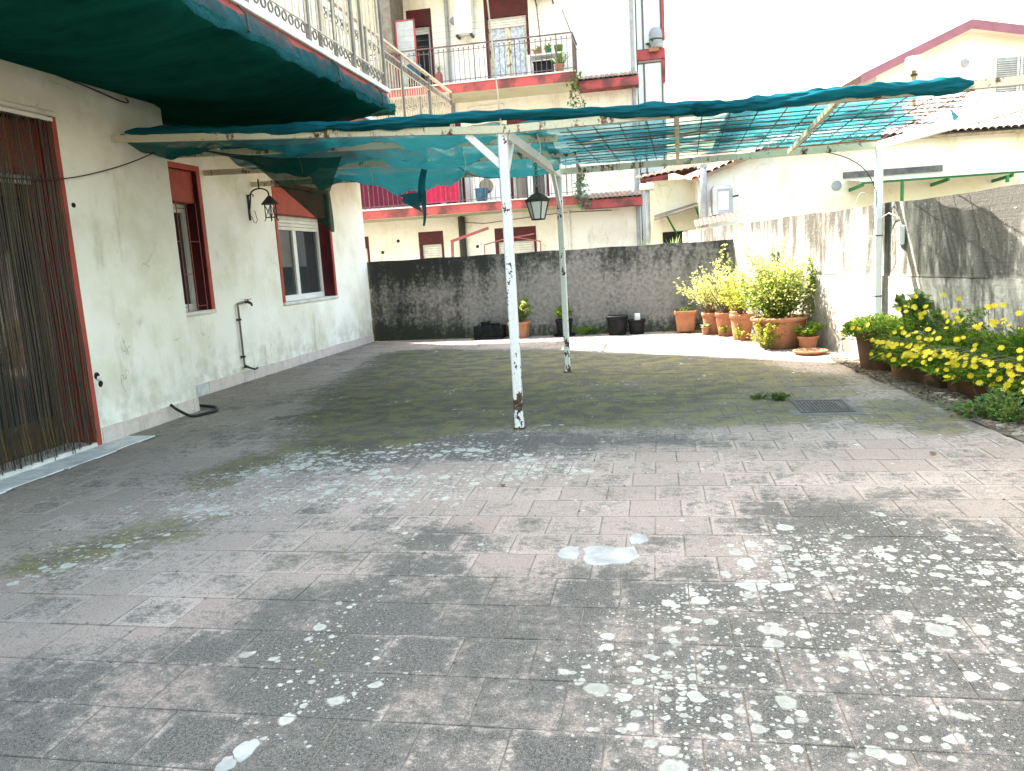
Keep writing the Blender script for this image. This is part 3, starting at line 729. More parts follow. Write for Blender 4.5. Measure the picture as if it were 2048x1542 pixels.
part('cross_beam', MB().beam((XW, 9.55, 2.46), (B.x-.02, 8.84, 2.25), .05, .06), M['beam'], pg)
part('cross_beam', MB().beam((B.x, 8.85, 2.235), (Cc.x+.04, 8.90, 2.25), .05, .065), M['beam'], pg, label='back cross beam of the right bay')
part('side_beam', MB().beam((A.x+.01, 5.92, 2.225), (B.x, 8.78, 2.215), .06, .075), M['beam_white'], pg)
part('side_beam', MB().beam((2.30, 8.94, 2.255), (3.35, 5.15, 2.265), .07, .075), M['beam_white'], pg, label='clean white side beam by the right wall')
part('rafter', MB().beam((.16, 5.90, 2.245), (.24, 8.82, 2.24), .035, .045), M['beam'], pg)
part('rafter', MB().beam((1.24, 5.90, 2.248), (1.38, 8.82, 2.246), .035, .045), M['beam'], pg)
part('brace', MB().beam((A.x-.02, 5.88, 2.0), (A.x-.27, 5.90, 2.245), .03, .05), M['beam_white'], pg)
part('brace', MB().beam((A.x+.01, 5.91, 1.98), (A.x+.01, 6.16, 2.20), .045, .05), M['beam_white'], pg)
part('brace', MB().beam((B.x, 8.80, 1.86), (B.x-.01, 8.40, 2.19), .035, .05), M['beam_white'], pg)
part('thin_rod', MB().tube([(A.x, 5.86, 2.2), (A.x-.03, 5.86, 2.8), (A.x-.075, 5.87, 3.6)], .006, 6), M['railpaint'], pg)  # plain thin rod rising from the front post
rod_x = MB().tube([(0,0,0),(1,0,0)], .0042, 5).mesh('mesh_rod'); rod_x.materials.append(M['rust'])
x0, x1 = -.72, 2.28
for i in range(14):
    y = 6.02+i*.205; inst('mesh_rod', rod_x, (x0-.1*(i/14), y, 2.283+.004*math.sin(i*2.2)), pg, scale=(2.97+.1*(i/14)-.0*i+.04*math.sin(i*5), 1, 1), rot=(0, random.gauss(0,.002), random.gauss(0,.002)))
for i in range(15):
    x = x0+.04+i*.205; inst('mesh_rod', rod_x, (x, 5.90, 2.29), pg, rot=(0, random.gauss(0,.002), math.pi/2-.03+random.gauss(0,.003)), scale=(2.95, 1, 1))
for k, (x, y, z) in enumerate(((Cc.x-.004, Cc.y, 1.33), (Cc.x-.004, Cc.y, .70))):
    part('wire_tie', MB().lathe([(.052,-.006),(.052,.006)], (x, y, z), 10), M['rust'], pg)

# nets of the pergola
nr = thing('shade_net', 'teal shade net stretched over the wire grid of the right pergola bay', 'shade net', (.8, 7.3, 2.3))
def rnet(u, v):
    x = -1.0+u*(2.75+.45*min(1, v*1.6)+.06*math.sin(v*14)); y = 5.93+v*2.92
    return (x, y, 2.30+.018*wob(x*2.2, y*1.7)+.035*max(0, wob(y*2.4, x*.6))+.01*math.sin(y*17+x))
part('net_sheet', MB().grid(rnet, 46, 60), M['net'], nr, True)
def rfold(x0, x1, yc, wd, seed):
    return lambda u, v: (x0+(x1-x0)*u, yc+wd*(v-.5)+.06*wob(u*5+seed, 1), 2.325+.03*math.sin(math.pi*v)+.012*wob(u*7, seed+v*3))
part('net_fold', MB().grid(rfold(-.7, 1.9, 7.15, .34, 1), 40, 8), M['net'], nr, True)
part('net_fold', MB().grid(rfold(-.6, 1.6, 7.9, .26, 5), 40, 8), M['net'], nr, True)
part('hanging_tip', MB().add([(2.33,7.05,2.29),(2.40,7.2,2.29),(2.375,7.1,2.19),(2.40,7.06,2.22)], [(0,1,3),(0,3,2)]), M['net_roll'], nr)
rl = thing('rolled_net', 'roll of teal shade net lying along the front pergola beam', 'shade net', (-.2, 5.86, 2.3))
def rollp(x0, x1, ya, yb, za, zb, seed, rr):
    def fn(u, v):
        a = 2*math.pi*v; r = rr*(1+.12*math.sin(u*11+seed)+.08*math.sin(u*31+2*seed)+.05*math.sin(u*91+seed))
        r *= 1+.20*math.sin(2*a+u*9+seed)+.16*math.sin(5*a+u*23)+.10*math.sin(9*a-u*47)
        r *= min(1, u*14+.25)*min(1, (1-u)*14+.25)
        x = x0+(x1-x0)*u; y = ya+(yb-ya)*u; z = za+(zb-za)*u+.010*math.sin(u*9+seed)+.003*math.sin(u*57)
        return (x, y+r*1.1*math.cos(a), z+r*.85*math.sin(a))
    return fn
part('net_roll', MB().grid(rollp(-4.42, -1.5, 6.20, 5.90, 2.560, 2.335, 1, .040), 200, 28), M['net_roll'], rl, True)
part('net_roll', MB().grid(rollp(-2.5, .6, 5.95, 5.80, 2.415, 2.262, 4, .043), 220, 28), M['net_roll'], rl, True)
part('net_roll', MB().grid(rollp(.2, 2.06, 5.80, 5.82, 2.262, 2.275, 9, .047), 160, 28), M['net_roll'], rl, True)

# sagging net of the left bay, three swags
bm_at = [((-4.56,6.2,2.53),(-1.05,5.88,2.26)), ((-5.05,7.47,2.60),(-.85,6.74,2.30)), ((-5.05,8.46,2.52),(-.9,7.8,2.30)), ((-5.05,9.53,2.48),(-1.05,8.85,2.27))]
for s_, (lab, u0, u1, sagk) in enumerate((('teal net swag sagging between the first two beams of the left bay', .02, 1.0, .12),
                              ('teal net swag sagging in the middle of the left bay', .20, 1.0, .17),
                              ('teal net swag hanging at the back of the left bay', .30, 1.0, .27))):
    a0, a1 = [Vector(p) for p in bm_at[s_]]; b0, b1 = [Vector(p) for p in bm_at[s_+1]]
    def swag(u, v, s_=s_, a0=a0, a1=a1, b0=b0, b1=b1, sagk=sagk, u0=u0, u1=u1):
        k = u0+(u1-u0)*u
        p = (a0.lerp(a1, k)).lerp(b0.lerp(b1, k), v)
        sag = math.sin(math.pi*min(1, max(0, v)))
        hang = .35+.65*abs(math.sin(math.pi*(k*2.6+.25+.4*s_)))**.8
        p.z += .03 - sagk*sag*hang*min(1, (1.02-k)*4+.15) - .05*math.sin(math.pi*v)*wob(k*6, s_) + .02*wob(k*9, v*4) + .010*math.sin(k*70+v*9)*math.sin(math.pi*v)
        p.y += .05*wob(k*5, v*2+s_)
        return p
    sw = part('shade_net', MB().grid(swag, 130, 24), M['net_swag'], None, True)
    tag(sw, lab, 'shade net')
# torn flap that hangs in front of the wide window
def flap(u, v):
    l = Vector((-4.49,7.02,2.575)); lm = Vector((-3.73,6.98,2.36)); r = Vector((-2.73,6.9,2.31)); tip = Vector((-3.02,7.08,1.665)); mid = Vector((-2.96,7.02,2.02))
    pl = l.lerp(lm, v/.3) if v < .3 else lm.lerp(tip, (v-.3)/.7)
    pr = r.lerp(mid, v*2) if v < .5 else mid.lerp(tip+Vector((.03,0,0)), v*2-1)
    p = pl.lerp(pr, u); k = 1-v
    p.y += .08*math.sin(u*11+v*2)*k**.7*(1 if v > .02 else .4)+.03*math.sin(u*23)*k
    p.z -= .05*math.sin(math.pi*u)*k
    return p
tag(part('net_flap', MB().grid(flap, 56, 40), M['net_flap'], None, True), 'torn dark green net flap hanging to a point before the wide window', 'shade net')
def strip(u, v):
    z = 2.47-.78*v; return (-2.22-.06*v+.05*(u-.5)*(1+.6*math.sin(v*5))+.02*math.sin(v*9), 7.62+.03*math.sin(u*4+v*6), z)
st = part('net_strip', MB().grid(strip, 4, 20), M['net_roll'], None, True); tag(st, 'narrow strip of net hanging down over the far balcony', 'shade net')
part('torn_end', MB().grid(lambda u, v: (-2.28-.22*u*(1-.3*v)+.02*math.sin(v*7), 7.62+.04*math.sin(u*6), 2.03-.22*v*(1-u*.6)-.03*u), 8, 8), M['net_roll'], st, True)
def cord(name, pts, r, mat, label, cat):
    # smooth the polyline
    P = [Vector(p) for p in pts]; out = []
    for i in range(len(P)-1):
        p0 = P[max(i-1,0)]; p1 = P[i]; p2 = P[i+1]; p3 = P[min(i+2,len(P)-1)]
        for k in range(6):
            t = k/6; out.append(.5*((2*p1)+(p2-p0)*t+(2*p0-5*p1+4*p2-p3)*t*t+(3*p1-p0-3*p2+p3)*t**3))
    out.append(P[-1])
    return tag(part(name, MB().tube(out, r, 6), mat, None, True), label, cat)
for k, (p, q, lab) in enumerate((((-3.35,7.18,2.44),(-3.30,7.19,2.24),'white cord end dangling from the first swag near the house'),
                     ((-2.95,8.05,2.35),(-2.93,8.06,2.16),'white cord end dangling above the torn net flap'),
                     ((-1.68,7.0,2.30),(-1.67,7.0,2.10),'white cord end dangling left of the front post'),
                     ((-.86,6.0,2.22),(-.85,6.02,2.06),'white cord end dangling right of the front post'))):
    cord('tie_cord', (p, ((p[0]+q[0])/2+.015, p[1], (p[2]+q[2])/2), q), .0035, M['rope'], lab, 'cord')
cord('cable', ((-4.54,4.0,2.10),(-4.5,4.94,2.085),(-4.5,5.5,2.13),(-4.5,6.1,2.27),(-4.48,6.6,2.44),(-4.5,6.98,2.60)), .0055, M['iron'], 'thin grey cable sagging across the porch wall to the first beam', 'cable')
cord('cable', ((-4.54,5.6,2.93),(-4.53,5.95,2.90),(-4.53,6.35,2.86),(-4.53,6.45,2.87),(-4.53,6.42,2.90)), .006, M['iron'], 'cable with a curled end under the balcony net', 'cable')
cord('cable', ((-2.0,7.9,2.31),(-1.75,7.6,2.14),(-1.35,6.9,2.02),(-1.12,6.0,1.99)), .004, M['iron'], 'dark cable sagging from the back of the left bay to the front post', 'cable')
cord('cable', ((1.75,8.86,2.22),(1.98,8.86,2.13),(2.15,8.85,1.98),(2.24,8.84,1.75),(2.22,8.83,1.5),(2.23,8.83,1.36)), .005, M['iron'], 'black cable hanging beside the white post on the right', 'cable')
cord('wire_loop', ((2.20,8.85,1.72),(2.10,8.87,1.78),(2.04,8.9,1.62),(2.06,8.93,1.48),(2.14,8.9,1.34),(2.23,8.84,1.33)), .004, M['rope'], 'pale wire loop tangled on the right wall beside its post', 'wire')

# ================================================================== SMALL THINGS ON THE HOUSE WALL
lt = thing('wall_lantern', 'black wrought iron lantern on a scrolled bracket between the two windows', 'lantern', (-5.1, 9.39, 1.99))
yl = 9.40
part('back_plate', MB().bbox(-5.11, -5.085, yl-.02, yl+.02, 2.0, 2.32, .004).tube([(-5.085,yl,2.30),(-5.05,yl,2.33),(-5.02,yl,2.315),(-5.02,yl,2.29)], .008, 6), M['iron'], lt)
arm = []
for k in range(13):
    t = math.pi*(1.0-k/12*1.05); arm.append((-4.93+.125*math.cos(t), yl, 2.31+.075*math.sin(t)))
part('arm', MB().tube([(-5.085,yl,2.14),(-5.065,yl,2.24)]+arm+[(-4.80,yl,2.27)], .010, 6), M['iron'], lt)
part('hanger', MB().tube([(-4.93,yl,2.385),(-4.93,yl,2.50)], .010, 6), M['iron'], lt)
cx = -4.80
part('lantern_roof', MB().lathe([(.0,.105),(.02,.10),(.03,.09),(.105,.01),(.115,-.005),(.0,-.004)], (cx, yl, 2.185), 8), M['iron'], lt)
cage = MB()
for k in range(6):
    a = math.pi*k/3; b = math.pi*(k+1)/3
    p0 = (cx+.078*math.cos(a), yl+.078*math.sin(a)); p1 = (cx+.078*math.cos(b), yl+.078*math.sin(b))
    cage.tube([(p0[0],p0[1],2.18),(p0[0],p0[1],2.0),(cx+(p0[0]-cx)*1.25,yl+(p0[1]-yl)*1.25,1.975)], .005, 5)
    cage.tube([(*p0,2.17),(*p1,2.02)], .0035, 4); cage.tube([(*p1,2.17),(*p0,2.02)], .0035, 4); cage.tube([(*p0,2.02),(*p1,2.02)], .004, 4)
part('cage', cage, M['iron'], lt)
part('bulb', MB().lathe([(.0,.03),(.022,.02),(.028,.0),(.02,-.03),(0,-.05)], (cx, yl, 2.12), 10), M['ceramic'], lt, True)
part('wire', MB().tube([(-5.07,yl,2.05),(-5.06,yl+.02,1.98),(-5.03,yl+.02,1.96),(-5.0,yl+.01,2.0),(-5.02,yl,2.12)], .004, 5), M['iron'], lt)

hl = thing('hanging_lantern', 'black tapered lantern hanging on a chain from the pergola side beam', 'lantern', (-1.07, 7.4, 1.66))
hx, hy = -1.09, 7.4
ch_me = torus(.014, .0035, 8, 4).mesh('chain_link', True); ch_me.materials.append(M['iron'])
for k in range(11): inst('chain_link', ch_me, (hx, hy, 2.185-k*.0235), hl, rot=(0,0,math.pi/2*(k%2)))
part('lantern_top', MB().lathe([(0,.10),(.014,.095),(.016,.05),(.05,.035),(.115,-.01),(.12,-.03),(.0,-.03)], (hx,hy,1.86), 6), M['iron'], hl)
fr = MB()
for k in range(6):
    a = math.pi*k/3; b = math.pi*(k+1)/3
    fr.tube([(hx+.105*math.cos(a),hy+.105*math.sin(a),1.83),(hx+.06*math.cos(a),hy+.06*math.sin(a),1.665)], .006, 5)
    fr.tube([(hx+.06*math.cos(a),hy+.06*math.sin(a),1.665),(hx+.06*math.cos(b),hy+.06*math.sin(b),1.665)], .006, 5)
    fr.tube([(hx+.105*math.cos(a),hy+.105*math.sin(a),1.83),(hx+.105*math.cos(b),hy+.105*math.sin(b),1.83)], .006, 5)
part('lantern_frame', fr, M['iron'], hl)
for k in range(6):
    a = math.pi*k/3; b = math.pi*(k+1)/3
    part('pane', MB().add([(hx+.10*math.cos(a),hy+.10*math.sin(a),1.825),(hx+.10*math.cos(b),hy+.10*math.sin(b),1.825),(hx+.057*math.cos(b),hy+.057*math.sin(b),1.67),(hx+.057*math.cos(a),hy+.057*math.sin(a),1.67)], [(0,1,2,3)]), M['frost'], hl)

tp = thing('wall_tap', 'dark green water pipe with a brass tap fixed to the white wall', 'tap', (-5.08, 8.83, .15))
xt = XW+.03
part('pipe', MB().tube([(xt,8.82,.22),(xt,8.82,.96),(xt,8.835,.975),(xt,9.0,.985)], .013, 8), M['railgrey'], tp)
part('tap_body', MB().tube([(xt,8.99,.985),(xt+.03,9.02,.985),(xt+.06,9.04,.96),(xt+.065,9.045,.93)], [.018,.02,.016,.012], 8).beam((xt+.02,8.97,1.015),(xt+.04,9.08,1.015), .016, .008).tube([(xt+.03,9.02,.985),(xt+.03,9.02,1.015)], .007, 6), M['iron'], tp)
for z in (.78, .32): part('clip', MB().bbox(XW-.002, xt+.018, 8.795, 8.845, z-.012, z+.012, .003), M['iron'], tp)
part('drain_stub', MB().tube([(xt,8.82,.22),(xt+.02,8.87,.18),(xt+.06,8.95,.145),(xt+.06,9.02,.15)], .013, 8).lathe([(.03,-.01),(.035,.0),(.03,.012)], (xt+.01,8.84,.19), 10), M['iron'], tp)
cord('hose', ((-4.52,6.47,.16),(-4.47,6.5,.10),(-4.40,6.60,.02),(-4.33,6.72,.018),(-4.30,6.86,.018),(-4.42,7.05,.018),(-4.62,7.15,.018),(-4.82,7.2,.02),(-5.02,7.15,.05),(-5.07,7.05,.12)), .0145, M['hose'], 'black rubber hose curling out on the floor at the porch corner', 'hose')
hole = thing('socket_hole', 'broken black socket holes in the plaster near the door surround', 'wall socket', (-4.56, 5.62, .54))
part('cavity', MB().tube([(-4.58,5.615,.565),(-4.554,5.615,.565)], [.034,.03], 9), M['darkhole'], hole)
part('cavity', MB().tube([(-4.58,5.645,.495),(-4.554,5.65,.49)], [.034,.026], 8), M['darkhole'], hole)
part('loose_cap', MB().tube([(-4.556,5.62,.545),(-4.53,5.628,.54)], [.02,.014], 8), M['ceramic'], hole)
hole = part('pipe_hole', MB().tube([(-4.58,5.63,1.94),(-4.553,5.63,1.94)], .02, 10), M['darkhole'], None)
tag(hole, 'small round dark hole in the porch wall beside the door', 'hole')

# strand curtain in the doorway
sc_ = thing('strand_curtain', 'brown strand curtain hanging over the whole doorway', 'door curtain', (-4.53, 4.8, 0))
part('curtain_rail', MB().bbox(-4.545, -4.515, 4.06, 5.49, 2.555, 2.585, .004), M['pvc'], sc_)
sme = []
for k in range(6):
    pts = [(0,0,0)]+[(.004*math.sin(j*1.7+k), .006*math.sin(j*.9+k*2), -j/10) for j in range(1, 11)]
    pts[-1] = (.015*math.sin(k*2), .02*math.sin(k*3+1), -1)
    me = MB().tube(pts, .0042, 4, False).mesh('strand'); me.materials.append(M[('strand','strand','strand_red','strand','strand_gold','strand')[k]]); sme.append(me)
for i in range(118):
    y = 4.08+i*.0119
    inst('strand', random.choice(sme), (-4.53+random.gauss(0,.005), y+random.gauss(0,.004), 2.556), sc_, scale=(1,1,2.50+random.gauss(0,.02)))

# ================================================================== PLANTS
def leaves(mb, pts, L, W, droop=.25, upb=.3, jit=.4):
    """leaf quads folded on the midrib; pts list of (pos, outward dir)"""
    for p, d in pts:
        p = Vector(p); d = (Vector(d)+Vector((random.gauss(0,jit),random.gauss(0,jit),random.gauss(upb,jit)))).normalized()
        l = L*random.uniform(.6,1.25); w_ = W*random.uniform(.7,1.2)
        s = d.cross(Vector((random.gauss(0,.4),random.gauss(0,.4),1))); s = s.normalized() if s.length > 1e-4 else Vector((1,0,0))
        n = s.cross(d); m = p+d*l*.5+n*(.10*l); t = p+d*l-Vector((0,0,droop*l))
        i = len(mb.v)
        mb.v += [tuple(p), tuple(m+s*w_*.5-n*.06*l), tuple(t), tuple(m-s*w_*.5-n*.06*l)]
        mb.f += [(i,i+1,i+2),(i,i+2,i+3)]
def branchy(mb, base, tips, r=.006):
    for t in tips:
        b = Vector(base); t = Vector(t); m = b.lerp(t, .5)+Vector((random.gauss(0,.03),random.gauss(0,.03),.04))
        mb.tube([b, m, t], [r, r*.75, r*.35], 5, False)
def bush(parent, c, rx, ry, h, n, L, W, mat, nst=12, twig='stem', z0=0., spread=.55, name='foliage', hollow=.2):
    c = Vector(c); tips = []; pts = []
    for k in range(nst):
        a = random.uniform(0, 6.283); q = random.uniform(.25, 1); hh = h*random.uniform(.55, 1.0)*(1-.35*q*q)
        tips.append(c+Vector((rx*q*math.cos(a), ry*q*math.sin(a), hh)))
    for k in range(n):
        t = random.choice(tips); s = random.uniform(hollow, 1.03)
        p = c.lerp(t, s); p.z = c.z + (t.z-c.z)*s**.85
        r_ = .5*min(rx, ry)*(1-.35*s)*spread*2*.5
        off = Vector((random.gauss(0,r_*.5),random.gauss(0,r_*.5),random.gauss(0,r_*.4))); p += off
        pts.append((p, (p.x-c.x, p.y-c.y, .3*h)) if (p-c).length > .01 else (p, (0,0,1)))
    sb = MB(); branchy(sb, c, tips); part('stems', sb, M[twig], parent)
    mb = MB(); leaves(mb, [(p, Vector(d).normalized()) for p, d in pts], L, W); part(name, mb, M[mat], parent, kind='stuff')
def grassy(parent, c, rx, ry, h, n, wd, mat, name='blades'):
    mb = MB()
    for k in range(n):
        a = random.uniform(0, 6.283); q = math.sqrt(random.random()); b = Vector((c[0]+rx*q*math.cos(a), c[1]+ry*q*math.sin(a), c[2]))
        d = Vector((random.gauss(0,.35), random.gauss(0,.35), 1)).normalized(); l = h*random.uniform(.5,1.2); s = d.cross(Vector((random.random()-.5,random.random()-.5,.2))).normalized()*wd
        m = b+d*l*.55; t = b+d*l+Vector((d.x,d.y,-.25))*l*.35; i = len(mb.v)
        mb.v += [tuple(b-s), tuple(b+s), tuple(m+s*.8), tuple(m-s*.8), tuple(t)]; mb.f += [(i,i+1,i+2,i+3),(i+3,i+2,i+4)]
    part(name, mb, M[mat], parent, kind='stuff')
def round_pot(parent, c, r, h, mat='terra', rb=.72, n=24, soil=True):
    t = max(.008, r*.06)
    pr = [(0,0),(r*rb*.97,0),(r*rb,.012),(r*.93,h*.80),(r*.93,h*.82),(r*1.02,h*.83),(r*1.03,h*.97),(r*1.0,h),(r*.93,h),(r*.90,h*.86),(r*.8,h*.3)]
    part('pot_body', MB().lathe(pr, c, n), M[mat], parent, True)
    if soil: part('soil', MB().lathe([(0,h*.88),(r*.91,h*.86)], c, n), M['soil'], parent)
def square_pot(parent, c, r, h, mat='terra', rot=0., asp=1.0):
    pr = [(0.001,0),(r*.76,0),(r*.80,.01),(r*.93,h*.84),(r*1.02,h*.845),(r*1.03,h*.97),(r*1.0,h),(r*.93,h),(r*.9,h*.85)]
    part('pot_body', MB().sqlathe(pr, c, rot, asp), M[mat], parent)
    part('soil', MB().sqlathe([(.001,h*.88),(r*.91,h*.86)], c, rot, asp), M['soil'], parent)
R3 = -.06
# --- along the back wall, left to right
o = thing('crate', 'black plastic lattice crate against the back wall', 'crate', (-2.86, 13.05, 0))
cx, cy, hw, hd, hh = -2.86, 13.05, .245, .15, .215
part('floor_panel', MB().bbox(cx-hw, cx+hw, cy-hd, cy+hd, .0, .02, .004), M['black'], o)
for sgn in (-1, 1):
    mb = MB()
    for z in np.linspace(.01, hh, 7): mb.box(cx-hw, cx+hw, cy+sgn*hd-.005, cy+sgn*hd+.005, z-.006, z+.006)
    for x in np.linspace(cx-hw, cx+hw, 15): mb.box(x-.005, x+.005, cy+sgn*hd-.006, cy+sgn*hd+.006, .012, hh+.006)
    part('side_lattice', mb, M['black'], o)
    mb = MB()
    for z in np.linspace(.01, hh, 7): mb.box(cx+sgn*hw-.005, cx+sgn*hw+.005, cy-hd, cy+hd, z-.006, z+.006)
    for y in np.linspace(cy-hd, cy+hd, 9): mb.box(cx+sgn*hw-.006, cx+sgn*hw+.006, y-.005, y+.005, .012, hh+.006)
    part('end_lattice', mb, M['black'], o)
for k, (x, r, h, lab) in enumerate(((-2.93, .085, .15, 'small black nursery pot standing in the crate, left'), (-2.76, .08, .13, 'small black nursery pot standing in the crate, right'))):
    o = thing('nursery_pot', lab, 'plant pot', (x, 13.05, .13)); round_pot(o, (x, 13.05, .13 if k else .14), r, h, 'black', .75, 16)
    grassy(o, (x, 13.05, .26), .04, .04, .05, 14, .004, 'leaf_dark')
o = thing('planter', 'square ribbed terracotta planter with a pale green shrub behind the front post', 'planter', (-2.34, 13.02, 0))
square_pot(o, (-2.34, 13.02, 0), .165, .27, rot=R3, asp=1.05)
for k in range(9):
    x = -2.48+k*.035; part('rib', MB().beam((x*1.0+.01*(k-4)*-.35, 13.02-.128, .02), (x, 13.02-.153, .225), .006, .006), M['terra'], o)
bush(o, (-2.33, 13.02, .24), .22, .18, .44, 420, .07, .045, 'leaf', 12)
bush(o, (-2.30, 13.0, .30), .20, .16, .40, 160, .055, .035, 'leaf_pale', 8, name='pale_tips', hollow=.7)
o = thing('plant_pot', 'dark pot with a small green plant behind the rear post', 'plant pot', (-1.57, 12.98, 0))
part('saucer', MB().lathe([(0,0),(.17,0),(.19,.03),(.18,.03),(.16,.012),(0,.012)], (-1.57,12.98,.0), 20), M['black'], o, True)
round_pot(o, (-1.57, 12.98, .012), .145, .27, 'black', .8)
bush(o, (-1.57, 12.98, .26), .17, .15, .26, 220, .075, .05, 'leaf', 9)
bush(o, (-1.50, 12.96, .28), .05, .05, .50, 14, .06, .05, 'leaf_pale', 3, hollow=.8, name='tall_shoot')
o = thing('weed', 'trailing weed creeping on the floor beside the dark pot', 'weed', (-1.28, 12.9, 0))
bush(o, (-1.28, 12.92, 0), .28, .10, .20, 220, .05, .03, 'leaf', 10)
bush(o, (-1.0, 12.98, 0), .40, .06, .13, 140, .10, .012, 'leaf_dark', 10, name='long_blades')
o = thing('plant_pot', 'larger empty black plastic pot against the back wall', 'plant pot', (-.68, 12.83, 0))
round_pot(o, (-.68, 12.83, 0), .175, .315, 'black', .80)
o = thing('plant_pot', 'smaller black plastic pot holding a white shard', 'plant pot', (-.37, 12.86, 0))
round_pot(o, (-.37, 12.86, 0), .14, .235, 'black', .82)
tag(part('ceramic_shard', MB().bbox(-.40, -.31, 12.83, 12.87, .20, .335, .012), M['ceramic']), 'white ceramic shard sticking out of the smaller black pot', 'shard')
o = thing('planter', 'square terracotta planter with short grass against the back wall', 'planter', (.41, 12.75, 0))
square_pot(o, (.41, 12.78, .02), .17, .33, rot=R3)
for dx in (-.11, .11): part('foot', MB().bbox(.41+dx-.02, .41+dx+.02, 12.66, 12.70, 0, .022, .003), M['terra'], o)
grassy(o, (.41, 12.78, .30), .14, .14, .13, 180, .005, 'leaf_dark')
# weeds along the foot of the back wall
mb = MB()
for k in range(420):
    x = random.uniform(-3.3, .9); p = Vector((x, backy(x)-random.uniform(.02,.16), .0)); leaves(mb, [(p+Vector((0,0,random.random()*.06)), (random.gauss(0,1),-.6,.6))], .06, .018)
tag(part('wall_weeds', mb, M['leaf_dark'], None), 'low dark weeds along the foot of the back wall', 'weeds', kind='stuff')

# --- sunlit group in the corner
o = thing('plant_pot', 'tiny terracotta pot with a pale succulent at the front left of the sunlit group', 'plant pot', (.69, 12.26, 0))
round_pot(o, (.69, 12.26, 0), .068, .125, n=18)
mb = MB(); leaves(mb, [(Vector((.69,12.26,.12)), (math.cos(a),math.sin(a),.2+.6*(k%3)/2)) for k, a in enumerate(np.linspace(0, 12.5, 16))], .10, .045, .1, .1, .15); part('succulent_leaves', mb, M['leaf_blue'], o)
o = thing('plant_pot', 'terracotta pot half hidden behind another, with a pale airy shrub', 'plant pot', (.80, 12.38, 0))
round_pot(o, (.80, 12.40, 0), .16, .33)
bush(o, (.78, 12.40, .28), .62, .45, .85, 1300, .05, .036, 'leaf_pale', 34, 'twig', hollow=.35)
o = thing('plant_pot', 'medium terracotta pot with a yellowing shrub in the sunlit corner', 'plant pot', (.98, 12.05, 0))
round_pot(o, (.98, 12.06, 0), .165, .35)
bush(o, (.98, 12.06, .30), .45, .40, .85, 1200, .05, .034, 'leaf_pale', 28, 'twig', hollow=.3)
bush(o, (.95, 11.95, .05), .12, .10, .16, 160, .045, .022, 'leaf_yellow', 7, name='weeds_at_foot')
o = thing('plant_pot', 'tall terracotta pot with a yellowish shrub left of the big bowl', 'plant pot', (1.14, 11.42, 0))
round_pot(o, (1.14, 11.42, 0), .165, .37)
bush(o, (1.14, 11.42, .32), .34, .30, .70, 900, .045, .032, 'leaf_yellow', 22, 'twig')
bush(o, (1.08, 11.25, .02), .14, .08, .22, 160, .04, .02, 'leaf_yellow', 7, name='weeds_at_foot')
o = thing('plant_bowl', 'huge terracotta bowl with a bright green bush in full sun', 'plant pot', (1.50, 10.42, 0))
part('pot_body', MB().lathe([(0,0),(.22,0),(.235,.015),(.30,.22),(.325,.33),(.325,.34),(.35,.345),(.355,.385),(.34,.395),(.31,.395),(.30,.33)], (1.50,10.42,0), 32), M['terra'], o, True)
part('soil', MB().lathe([(0,.36),(.31,.345)], (1.50,10.42,0), 28), M['soil'], o)
bush(o, (1.52, 10.46, .33), .52, .44, .74, 3600, .050, .034, 'leaf', 70, spread=.9)
bush(o, (1.50, 10.42, .36), .54, .46, .80, 1900, .046, .032, 'leaf_pale', 60, spread=1.0, name='sun_toned_tips', hollow=.55)  # paler leaf colour puts sunlight on the outer tips
bush(o, (1.45, 10.4, .36), .42, .36, 1.15, 620, .05, .036, 'leaf_pale', 9, 'twig', name='tall_shoots', hollow=.5)
bush(o, (1.30, 10.16, .0), .26, .16, .42, 1100, .04, .022, 'leaf_yellow', 30, name='weeds_at_foot')
bush(o, (1.42, 10.13, .28), .20, .08, .10, 120, .04, .02, 'leaf_yellow', 8, name='trailing_stems')
o = thing('plant_pot', 'small terracotta pot with leafy seedlings to the right of the big bowl', 'plant pot', (1.80, 10.02, 0))
round_pot(o, (1.78, 10.02, 0), .125, .175, n=20)
bush(o, (1.78, 10.02, .15), .16, .14, .17, 170, .075, .05, 'leaf', 9)
o = thing('saucer', 'flat terracotta saucer lying on the floor before the small pot', 'saucer', (1.76, 9.66, 0))
part('dish', MB().lathe([(0,.004),(.16,.004),(.19,.03),(.20,.045),(.19,.048),(.17,.022),(0,.018)], (1.74,9.66,.0), 24), M['terra'], o, True)
mb = MB()
for k in range(9):
    a = k*2.4; mb.bbox(1.74+.09*math.cos(a)-.02, 1.74+.09*math.cos(a)+.02, 9.66+.09*math.sin(a)-.018, 9.66+.09*math.sin(a)+.018, .018, .032, .005)
part('pebble_pieces', mb, M['soil'], o)
# climbing shoots on the corner
for k, (x, y, h, lab) in enumerate(((1.02, 12.75, 1.35, 'pale climbing shoot reaching up the corner of the two walls'), (1.55, 11.45, 1.28, 'leafy climbing shoot on the sunlit wall behind the pots'), (1.88, 10.35, 1.12, 'leafy climbing shoot on the sunlit wall right of the bowl'))):
    o = thing('climber', lab, 'plant', (x, y, 0)); mb = MB(); pts = []
    for s in range(3):
        P = [Vector((x+.05*s-.05+.07*math.sin(j*.9+s+k), y+.05*math.sin(j*1.3+s), h*(.35+.65*(1-.14*s))*j/8)) for j in range(9)]
        mb.tube(P, [.005]*9, 5, False)
        for q in range(70):
            j = random.uniform(2, 7.99); i = int(j); p = P[i].lerp(P[i+1], j-i); pts.append((p, (random.gauss(0,1), random.gauss(-.3,1), .3)))
    part('stems', mb, M['stem'], o); mb = MB(); leaves(mb, pts, .055, .042, .3, .1, .5); part('foliage', mb, M['leaf_pale' if k == 0 else 'leaf'], o, kind='stuff')

